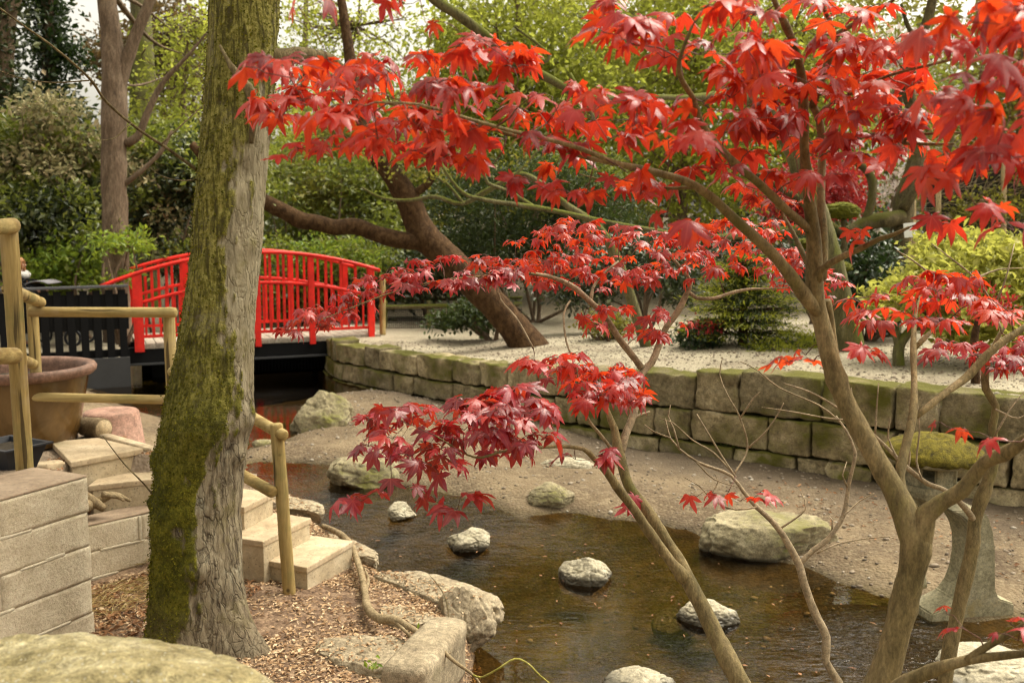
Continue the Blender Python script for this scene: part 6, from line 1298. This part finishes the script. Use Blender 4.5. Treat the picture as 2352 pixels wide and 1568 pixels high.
plant('golden_acer', 'wide yellow-green acer above the stone wall at the right', 'tree', (2065, 835, 9.3), [Bp(2180, 660, 9.3, 150, 70, .6), Bp(2290, 620, 9.3, 120, 80, .6), Bp(2210, 590, 9.6, 140, 60, .6), Bp(2260, 740, 9.1, 140, 60, .5), Bp(2040, 690, 9.4, 60, 40, .4), Bp(2400, 640, 9.4, 120, 120, .6)], 9500, .095, 420, .075, 'gold', 255, None,
      [[(2067, 850, 9.3, 14), (2064, 800, 9.3, 13), (2090, 760, 9.3, 10), (2150, 700, 9.3, 8), (2220, 640, 9.3, 5)], [(2064, 800, 9.3, 9), (2050, 740, 9.3, 7), (2040, 690, 9.3, 4)], [(2100, 755, 9.3, 7), (2200, 740, 9.3, 6), (2300, 690, 9.3, 4)]], 'greenbark')
def conifer(name, label, x, yb, yt, d, wpx, seed, tiers=9, n=9000):
    rg = np.random.default_rng(seed); b = P(x, yb, d); b[2] = zt(b[0], b[1]); top = P(x, yt, d); H = top[2] - b[2]
    r = thing(name, label, 'tree', b); Rm = wpx * d / F_PX; pos = []; gold = []; st = MB()
    st.add(*tube([b - [0, 0, .05], b + [0, 0, H * .5], b + [0, 0, H * .98]], [.06, .04, .008], 10, .05, .1, 10))
    for k in range(tiers):
        f = (k + .4) / tiers; z = b[2] + H * (.06 + .92 * f); Rr = Rm * (1 - f) ** .7 * rg.uniform(.85, 1.1); nb = int(6 + 7 * (1 - f))
        for q in range(nb):
            a = 2 * math.pi * (q + rg.random()) / nb; L = Rr * rg.uniform(.7, 1.1); e = np.array([math.cos(a) * L, math.sin(a) * L, .04 + rg.uniform(-.05, .04)]); s0 = np.array([b[0], b[1], z])
            st.add(*tube([s0, s0 + e * .5 + [0, 0, .03], s0 + e], [.012, .008, .003], 5))
            m_ = int(n / tiers / nb * (.5 + L / Rm)); t = rg.random(m_) ** .55
            p = s0 + e * t[:, None] + rg.normal(0, 1, (m_, 3)) * np.stack([.05 + .05 * t, .05 + .05 * t, .022 + 0 * t], -1); pos.append(p); gold.append(t + rg.normal(0, .18, m_) + .5 * (rg.random() - .5))
    pos = np.concatenate(pos); gold = np.concatenate(gold); c = b + [0, 0, H * .4]
    for sel, m_, nm in ((gold <= .78, 'needle', 'foliage'), (gold > .78, 'goldneedle', 'new_growth')):
        p = pos[sel]; ax = p - c; ax[:, 2] = ax[:, 2] * .2; ax /= np.linalg.norm(ax, axis=1)[:, None]; ax += rg.normal(0, .55, ax.shape); ax /= np.linalg.norm(ax, axis=1)[:, None]
        up = rg.normal(0, .5, ax.shape) + [0, 0, 1]; up -= ax * (up * ax).sum(1)[:, None]; up /= np.linalg.norm(up, axis=1)[:, None]
        L = rg.uniform(.04, .09, len(p)); V, F = quads(p, ax, up, L * 1.25, L * .17, .05); MB().add(V, F).build(nm, L_[m_], r, smooth=False)
    st.build('trunk', M['crookbark'], r)
conifer('conifer', 'small layered conifer with golden-green tips standing on the gravel above the wall', 1705, 822, 580, 11.2, 150, 261, 8, 11000)
plant('low_conifer', 'low spreading golden-green conifer at the foot of the layered conifer', 'shrub', (1790, 825, 10.7), [Bp(1790, 800, 10.7, 70, 16, .3), Bp(1870, 790, 10.8, 50, 18, .3)], 1700, .06, 150, .06, 'goldneedle', 262, extra=[('needle', 1500, .06, [Bp(1790, 805, 10.8, 80, 16, .3)], 120, .06, 'old_foliage')], asp=.3)
plant('azalea', 'small shrub with coral red flowers left of the layered conifer', 'shrub', (1600, 815, 11.2), [Bp(1600, 780, 11.2, 55, 34, .3), Bp(1640, 750, 11.2, 30, 20, .2)], 1500, .06, 140, .06, 'ivy', 263, extra=[('redfar', 160, .05, [Bp(1610, 750, 11.0, 40, 12, .15)], 16, .05, 'blossom')])
plant('low_shrub', 'low olive cushion shrub on the gravel below the middle red leaves', 'shrub', (1400, 770, 12.5), [Bp(1400, 745, 12.5, 60, 26, .4)], 1300, .06, 120, .07, 'olive', 264)
plant('low_shrub', 'dark trailing shrub around the crooked tree base on its left', 'shrub', (1130, 745, 13.6), [Bp(1110, 720, 13.6, 70, 40, .5), Bp(1040, 735, 13.8, 50, 20, .4)], 2200, .08, 180, .09, 'needle', 265)
plant('dark_shrub', 'dark evergreen shrub between the crooked tree and the layered conifer', 'shrub', (1480, 740, 13.6), [Bp(1480, 600, 14, 110, 70, .6), Bp(1330, 640, 14, 90, 60, .6), Bp(1570, 640, 13.6, 60, 60, .5)], 6200, .09, 420, .12, 'dark', 266)
plant('hedge', 'dark clipped hedge far behind the gravel at the right edge', 'hedge', (2300, 720, 13.2), [Bp(2200, 560, 13.6, 140, 70, .5), Bp(2420, 560, 13.6, 140, 80, .5)], 3800, .09, 260, .13, 'dark', 267)
# cloud-pruned tree with moss-like pads
c = P(1930, 660, 10.6); c[2] = zt(c[0], c[1])
nk = thing('cloud_pruned_tree', 'cloud-pruned bush with flat yellow-green pads behind the big maple trunk', 'bush', c)
st = MB(); st.add(*tube([c - [0, 0, .05], P(1915, 640, 10.6), P(1940, 560, 10.6), P(1935, 500, 10.6)], [.06, .05, .035, .02], 8, .04, .15, 10)); st.build('trunk', M['mossbark'], nk)
for q, (x, y, rx, ry) in enumerate([(1935, 484, 42, 20), (1905, 615, 52, 20), (1860, 560, 34, 14)]):
    p = P(x, y, 10.6); V, F = rock(p, (rx * 10.6 / F_PX, .16, ry * 10.6 / F_PX), 0, 300 + q, 5, .18, 3, .95, fine=.10)
    MB().add(V, F).build('pad', M['mosspad'], nk)
put_rock(1382, 675, .62, (.33, .28, .22), .3, 311, 'boulder', 'brown boulder on the gravel under the middle red leaves', .3)
# small fence at the back and the screen at the right
lf = thing('low_fence', 'low weathered rail fence with wire mesh right of the red bridge', 'fence', P(960, 765, 15.6))
for x in (885, 985, 1085): MB().add(*log(P(x, 775, 15.6), P(x, 690, 15.6), .035, 10, x)).build('post', M['greyrail'] if 'greyrail' in M else M['greenbark'], lf)
MB().add(*log(P(870, 706, 15.55), P(1200, 698, 15.55), .035, 10, 3)).build('rail', M['greenbark'], lf)
MB().add(*log(P(870, 690, 17.2), P(1200, 684, 17.2), .03, 10, 4)).build('rail', M['greenbark'], lf)
mesh = MB()
for k in range(70):
    x = 880 + k * 4.6; mesh.add(*tube([P(x, 772, 15.6), P(x, 708, 15.6)], .0045, 4))
for k in range(12):
    y = 712 + k * 5; mesh.add(*tube([P(878, y, 15.6), P(1200, y, 15.6)], .0045, 4))
mesh.build('wire_mesh', M['black'], lf)
sc = thing('twig_screen', 'grey woven screen with loose canes behind the golden acer at the right edge', 'screen', P(2250, 700, 12.6))
M['netting'] = stone('grey_screen', [(.018, .016, .012), (.045, .04, .032), (.09, .08, .065)], 9, .95, 1., .03, None, stretch=(1, 1, 2))
a, b = P(2120, 660, 12.6), P(2560, 660, 12.6); V, F = bar(np.array([*a[:2], 1.75]), np.array([*b[:2], 1.75]), .04, 2.5, r=.005, n=12); V[:, 2] += (V[:, 2] > 2.4) * fbm(V * 2.2, 3, 8) * .5; MB().add(V, F).build('panel', M['netting'], sc, smooth=False)
rgs = np.random.default_rng(5); cn = MB()
for k in range(90):
    x, y = rgs.uniform(2130, 2400), rgs.uniform(330, 520); a_ = rgs.normal(-.3, .6); l = rgs.uniform(30, 110)
    cn.add(*tube([P(x - l * math.cos(a_), y - l * math.sin(a_), 12.45), P(x, y + rgs.uniform(-22, 22), 12.4), P(x + l * math.cos(a_), y + l * math.sin(a_), 12.45)], [.005, .006, .003], 5))
cn.build('canes', M['palebark'], sc)
(V, F), _ = cloud([Bp(2180, 360, 12.3, 60, 30, .2), Bp(2330, 380, 12.3, 70, 40, .2), Bp(2260, 480, 12.2, 120, 40, .2), Bp(2420, 420, 12.3, 60, 90, .2)], 2200, .07, 170, .10, rgs); MB().add(V, F).build('climber', L_['olive'], sc, smooth=False)
M['cane'] = stone('bamboo_stake', [(.30, .21, .10), (.44, .33, .18), (.52, .41, .25)], 8, .6, .2, .003, None, stretch=(1, 1, .3))
for (x, y0, y1, d, lb) in [(2305, 340, 700, 12.2, 'tall tan stake rising in front of the grey twig screen, farthest right'), (2098, 460, 700, 12.2, 'tan stake right beside the gnarled mossy tree limb'), (2155, 380, 700, 12.3, 'greyish stake between the two tan stakes')]:
    solo('bamboo_stake', MB().add(*log(P(x, y1, d), P(x, y0, d), .033, 12, int(x))), M['cane'], P(x, y1, d), lb, 'stake', 'stakes in front of the twig screen')
M['white'] = paint('white_panel_paint', (.75, .75, .74), .5, .05, .05)
pl = thing('white_panel', 'small blank white panel on a stake above the golden acer', 'sign', P(2090, 700, 10.2))  # plain white board for a small white spot
V, F = bar(P(2089, 512, 10.2), P(2092, 545, 10.2), .13, .012, up=(0, 1, 0)); MB().add(V, F).build('board', M['white'], pl, smooth=False)
MB().add(*log(P(2091, 760, 10.22), P(2091, 540, 10.22), .012, 8, 2)).build('stake', M['cane'], pl)
# two slim trunks on the gravel at the right
for (x, y0, y1, d, w, lb) in [(2242, 892, 780, 8.2, 11, 'slim dark trunk on the gravel right of the big maple, under crimson leaves')]:
    plant('young_tree', lb, 'tree', (x, y0, d), [Bp(x + 20, 700, d, 70, 40, .3)], 300, .05, 40, .06, 'redfar', 271, None, [[(x, y0, d, w), (x - 4, y1, d, w * .8), (x + 15, 700, d, w * .5)]], 'crookbark', hang=-1)
# tiny plants
for (x, y, z, n, s, lb) in [(768, 960, .05, 60, .05, 'little green plant growing beside the farthest mossy boulder'), (1200, 985, .1, 50, .045, 'little green plant at the foot of the stone wall left of the middle'), (1690, 1045, .08, 90, .06, 'fern-like green plant in the stone wall joint behind the bare twigs')]:
    b = G(x, y, z); r = thing('weed', lb, 'plant', b); rg = np.random.default_rng(int(x)); (V, F), _ = cloud([(b[0], b[1], b[2] + .08, .10, .08, .08)], n, s, 12, .04, rg); MB().add(V, F).build('foliage', L_['bright'], r, smooth=False)
b = P(236, 1002, 4.4)
for (x, y, z, n) in [(960, 1468, .28, 26), (850, 1535, .30, 18), (1085, 935, .2, 40)]:
    b = G(x, y, z); r = thing('weed', {960: 'tiny green seedling between the narrow bank stone and kerb-like stone', 850: 'tiny green tuft on the broad flat bank stone', 1085: 'green tuft growing from the stone wall near the red leaves'}[x], 'plant', b); rg = np.random.default_rng(int(x)); (V, F), _ = cloud([(b[0], b[1], b[2] + .02, .03, .03, .02)], n, .03, 6, .015, rg); MB().add(V, F).build('foliage', L_['bright'], r, smooth=False)
# mossy bank under the left end of the bridge
gb = P(330, 868, 15.6); rg = np.random.default_rng(9)
r = thing('mossy_bank', 'bright green mossy hump under the left end of the red bridge', 'moss', gb); MB().add(*rock(gb - [0, 0, .1], (.7, .5, .42), 0, 321, 5, .15, 3, .95, fine=.08)).build('hump', M['mosspad'], r)

# ------------------------------------------------------------------ person with a pushchair behind the black fence
def skin(name, joints, edges, mat, parent, sub=2):
    """continuous surface grown from a skeleton: joints = {name: (x, y, z, r)}"""
    names = list(joints); o0 = root_loc(parent); me = bpy.data.meshes.new(name)
    me.from_pydata([tuple(np.array(joints[k][:3]) - o0) for k in names], [(names.index(a), names.index(b)) for a, b in edges], [])
    o = bpy.data.objects.new(name, me); C.objects.link(o); o.parent = parent
    md = o.modifiers.new('Skin', 'SKIN'); md.use_smooth_shade = True
    for v, k in zip(me.skin_vertices[0].data, names): v.radius = (joints[k][3], joints[k][3])
    me.skin_vertices[0].data[0].use_root = True
    s = o.modifiers.new('Subdivision', 'SUBSURF'); s.levels = sub; s.render_levels = sub
    me.materials.append(mat); return o
def person():
    o = P(47, 800, 13.2); o[2] = zt(o[0], o[1])
    M['skin'] = paint('skin', (.50, .28, .20), .5, .08, .05); M['hair'] = stone('red_blond_hair', [(.18, .07, .025), (.33, .15, .06), (.46, .26, .12)], 14, .6, .6, .01, None, stretch=(1, 1, .15))
    M['coat'] = paint('black_coat', (.014, .014, .018), .8, .25, .3); M['fur'] = stone('white_fur', [(.5, .48, .45), (.72, .70, .67)], 20, .95, 1., .02); M['jean'] = paint('dark_jeans', (.03, .04, .07), .8, .2, .2)
    r = thing('person', 'person with long reddish-blond hair and white furry collar behind the black fence', 'person', o)
    hz = P(47, 594, 13.2)[2] - o[2]; k = hz / 1.60
    def q(x, y, z): return (o[0] + x * k, o[1] + y * k, o[2] + z * k)
    J = {'pelvis': (*q(0, 0, .86), .13 * k), 'waist': (*q(.02, 0, 1.02), .115 * k), 'chest': (*q(.04, 0, 1.20), .135 * k), 'neckb': (*q(.05, 0, 1.34), .06 * k), 'head0': (*q(.07, 0, 1.42), .065 * k), 'head1': (*q(.085, 0, 1.50), .085 * k), 'head2': (*q(.08, 0, 1.56), .06 * k)}
    E = [('pelvis', 'waist'), ('waist', 'chest'), ('chest', 'neckb'), ('neckb', 'head0'), ('head0', 'head1'), ('head1', 'head2')]
    for s, nm in ((1, 'l'), (-1, 'r')):
        J.update({nm + 'hip': (*q(0, .09 * s, .80), .10 * k), nm + 'knee': (*q(.03, .10 * s, .46), .062 * k), nm + 'ank': (*q(-.02, .10 * s, .08), .042 * k), nm + 'toe': (*q(.13, .11 * s, .03), .035 * k),
                  nm + 'sh': (*q(.04, .17 * s, 1.29), .062 * k), nm + 'el': (*q(.12, .22 * s, 1.04), .046 * k), nm + 'wr': (*q(.34, .17 * s, 1.02), .032 * k), nm + 'palm': (*q(.41, .16 * s, 1.03), .036 * k)})
        E += [('pelvis', nm + 'hip'), (nm + 'hip', nm + 'knee'), (nm + 'knee', nm + 'ank'), (nm + 'ank', nm + 'toe'), ('chest', nm + 'sh'), (nm + 'sh', nm + 'el'), (nm + 'el', nm + 'wr'), (nm + 'wr', nm + 'palm')]
        for f in range(4):
            a = nm + 'f%d' % f; y0 = (.16 * s) + (f - 1.5) * .021
            J.update({a + 'a': (*q(.455, y0, 1.045), .0095 * k), a + 'b': (*q(.48, y0, 1.03 - .004 * f), .009 * k), a + 'c': (*q(.478, y0, 1.0), .008 * k)}); E += [(nm + 'palm', a + 'a'), (a + 'a', a + 'b'), (a + 'b', a + 'c')]
        J.update({nm + 'ta': (*q(.41, .16 * s - .04 * s, 1.04), .011 * k), nm + 'tb': (*q(.45, .16 * s - .05 * s, 1.02), .009 * k)}); E += [(nm + 'palm', nm + 'ta'), (nm + 'ta', nm + 'tb')]
    skin('body', J, E, M['skin'], r, 1)
    def sub(keys, grow): return {a: (*J[a][:3], J[a][3] * grow) for a in keys}
    ck = ['chest', 'waist', 'pelvis', 'lsh', 'lel', 'lwr', 'rsh', 'rel', 'rwr', 'neckb']; skin('coat', sub(ck, 1.28), [('chest', 'waist'), ('waist', 'pelvis'), ('chest', 'lsh'), ('lsh', 'lel'), ('lel', 'lwr'), ('chest', 'rsh'), ('rsh', 'rel'), ('rel', 'rwr'), ('chest', 'neckb')], M['coat'], r)
    tk = ['pelvis', 'lhip', 'lknee', 'lank', 'rhip', 'rknee', 'rank']; skin('jeans', sub(tk, 1.2), [('pelvis', 'lhip'), ('lhip', 'lknee'), ('lknee', 'lank'), ('pelvis', 'rhip'), ('rhip', 'rknee'), ('rknee', 'rank')], M['jean'], r)
    h = np.array(J['head1'][:3]); mb = MB()
    V, F = rock(h + np.array([-.02, .0, .012]) * k, (.112 * k, .105 * k, .125 * k), 0, 5, 4, .05, 0); V[:, 0] = np.where((V[:, 0] > h[0] + .065 * k) & (V[:, 2] < h[2] + .05 * k), h[0] + .055 * k, V[:, 0]); mb.add(V, F)
    for s in (-1, 1):
        for kk in range(5): mb.add(*tube([h + np.array([.02 - kk * .03, .095 * s, .05]) * k, h + np.array([.0 - kk * .03, .125 * s, -.08]) * k, h + np.array([.02 - kk * .03, .12 * s, -.24]) * k, h + np.array([.05 - kk * .03, .10 * s, -.34]) * k], np.array([.03, .035, .03, .012]) * k, 8, .02 * k, .2, 20, kk))
    mb.build('hair', M['hair'], r)
    f = h + np.array([.083, 0, 0]) * k; fm = MB()
    fm.add(*rock(f + np.array([.008, 0, -.012]) * k, (.018 * k, .014 * k, .022 * k), 0, 7, 3, .0, 0)); fm.build('nose', M['skin'], r)
    em = MB()
    for s in (-1, 1): em.add(*rock(f + np.array([-.006, .032 * s, .018]) * k, (.010 * k, .012 * k, .007 * k), 0, 8, 2, 0, 0))
    em.build('eyes', M['black'], r); MB().add(*rock(f + np.array([-.008, 0, -.048]) * k, (.010 * k, .024 * k, .006 * k), 0, 9, 2, 0, 0)).build('mouth', M['terracotta'], r)
    n0 = np.array(J['neckb'][:3]); a = np.linspace(0, 2 * math.pi, 25); ring = np.stack([n0[0] + .13 * k * np.cos(a), n0[1] + .16 * k * np.sin(a), n0[2] + .01 + .05 * k * np.cos(a) * -1], -1)
    MB().add(*tube(ring, .065 * k, 12, None, .3, 30, 4)).build('fur_collar', M['fur'], r)
    # pushchair
    b = o + np.array([.50, 0, 0]); ps = thing('pushchair', 'dark pushchair with grey hood and yellow blanket glimpsed through the black fence slats', 'pushchair', b)
    M['hood'] = paint('grey_hood', (.22, .21, .23), .8, .1, .2); M['blanket'] = paint('yellow_blanket', (.62, .40, .05), .85, .15, .2)
    fr = MB()
    for s in (-1, 1):
        y = .21 * s; fr.add(*tube([b + [-.34, y, .86], b + [-.10, y, .55], b + [.30, y, .14]], .012, 8)); fr.add(*tube([b + [-.28, y, .12], b + [.05, y, .42], b + [.12, y, .5]], .012, 8))
    fr.add(*tube([b + [-.34, -.21, .86], b + [-.37, 0, .88], b + [-.34, .21, .86]], .014, 8)); fr.build('frame', M['black'], ps)
    V, F = rbox((.22, .19, .06), .04, 8); MB().add(V + b + [.02, 0, .40], F).build('seat', M['coat'], ps)
    V, F = rbox((.05, .19, .22), .04, 8); V[:, 0] -= V[:, 2] * .3; MB().add(V + b + [-.19, 0, .60], F).build('backrest', M['coat'], ps)
    an = np.linspace(-.2, 1.5, 10); R = .25; hv = np.array([[(-.14 + R * math.sin(t)), y, .66 + R * math.cos(t) * .8] for t in an - .9 for y in (-.2, .2)]); hf = np.array([[2 * i_, 2 * i_ + 1, 2 * i_ + 3, 2 * i_ + 2] for i_ in range(9)])
    ho = MB().add(hv + b, hf).build('hood', M['hood'], ps); sm = ho.modifiers.new('Solidify', 'SOLIDIFY'); sm.thickness = .012
    V, F = rbox((.17, .17, .035), .03, 8, .02, 8, 3); MB().add(V + b + [.08, 0, .49], F).build('blanket', M['blanket'], ps)
    for x in (-.28, .30):
        for s in (-1, 1):
            a = np.linspace(0, 2 * math.pi, 25); MB().add(*tube(np.stack([b[0] + x + .10 * np.cos(a), b[1] + .22 * s + 0 * a, b[2] + .13 + .10 * np.sin(a)], -1), .018, 8)).build('wheel', M['plastic'], ps)
person()
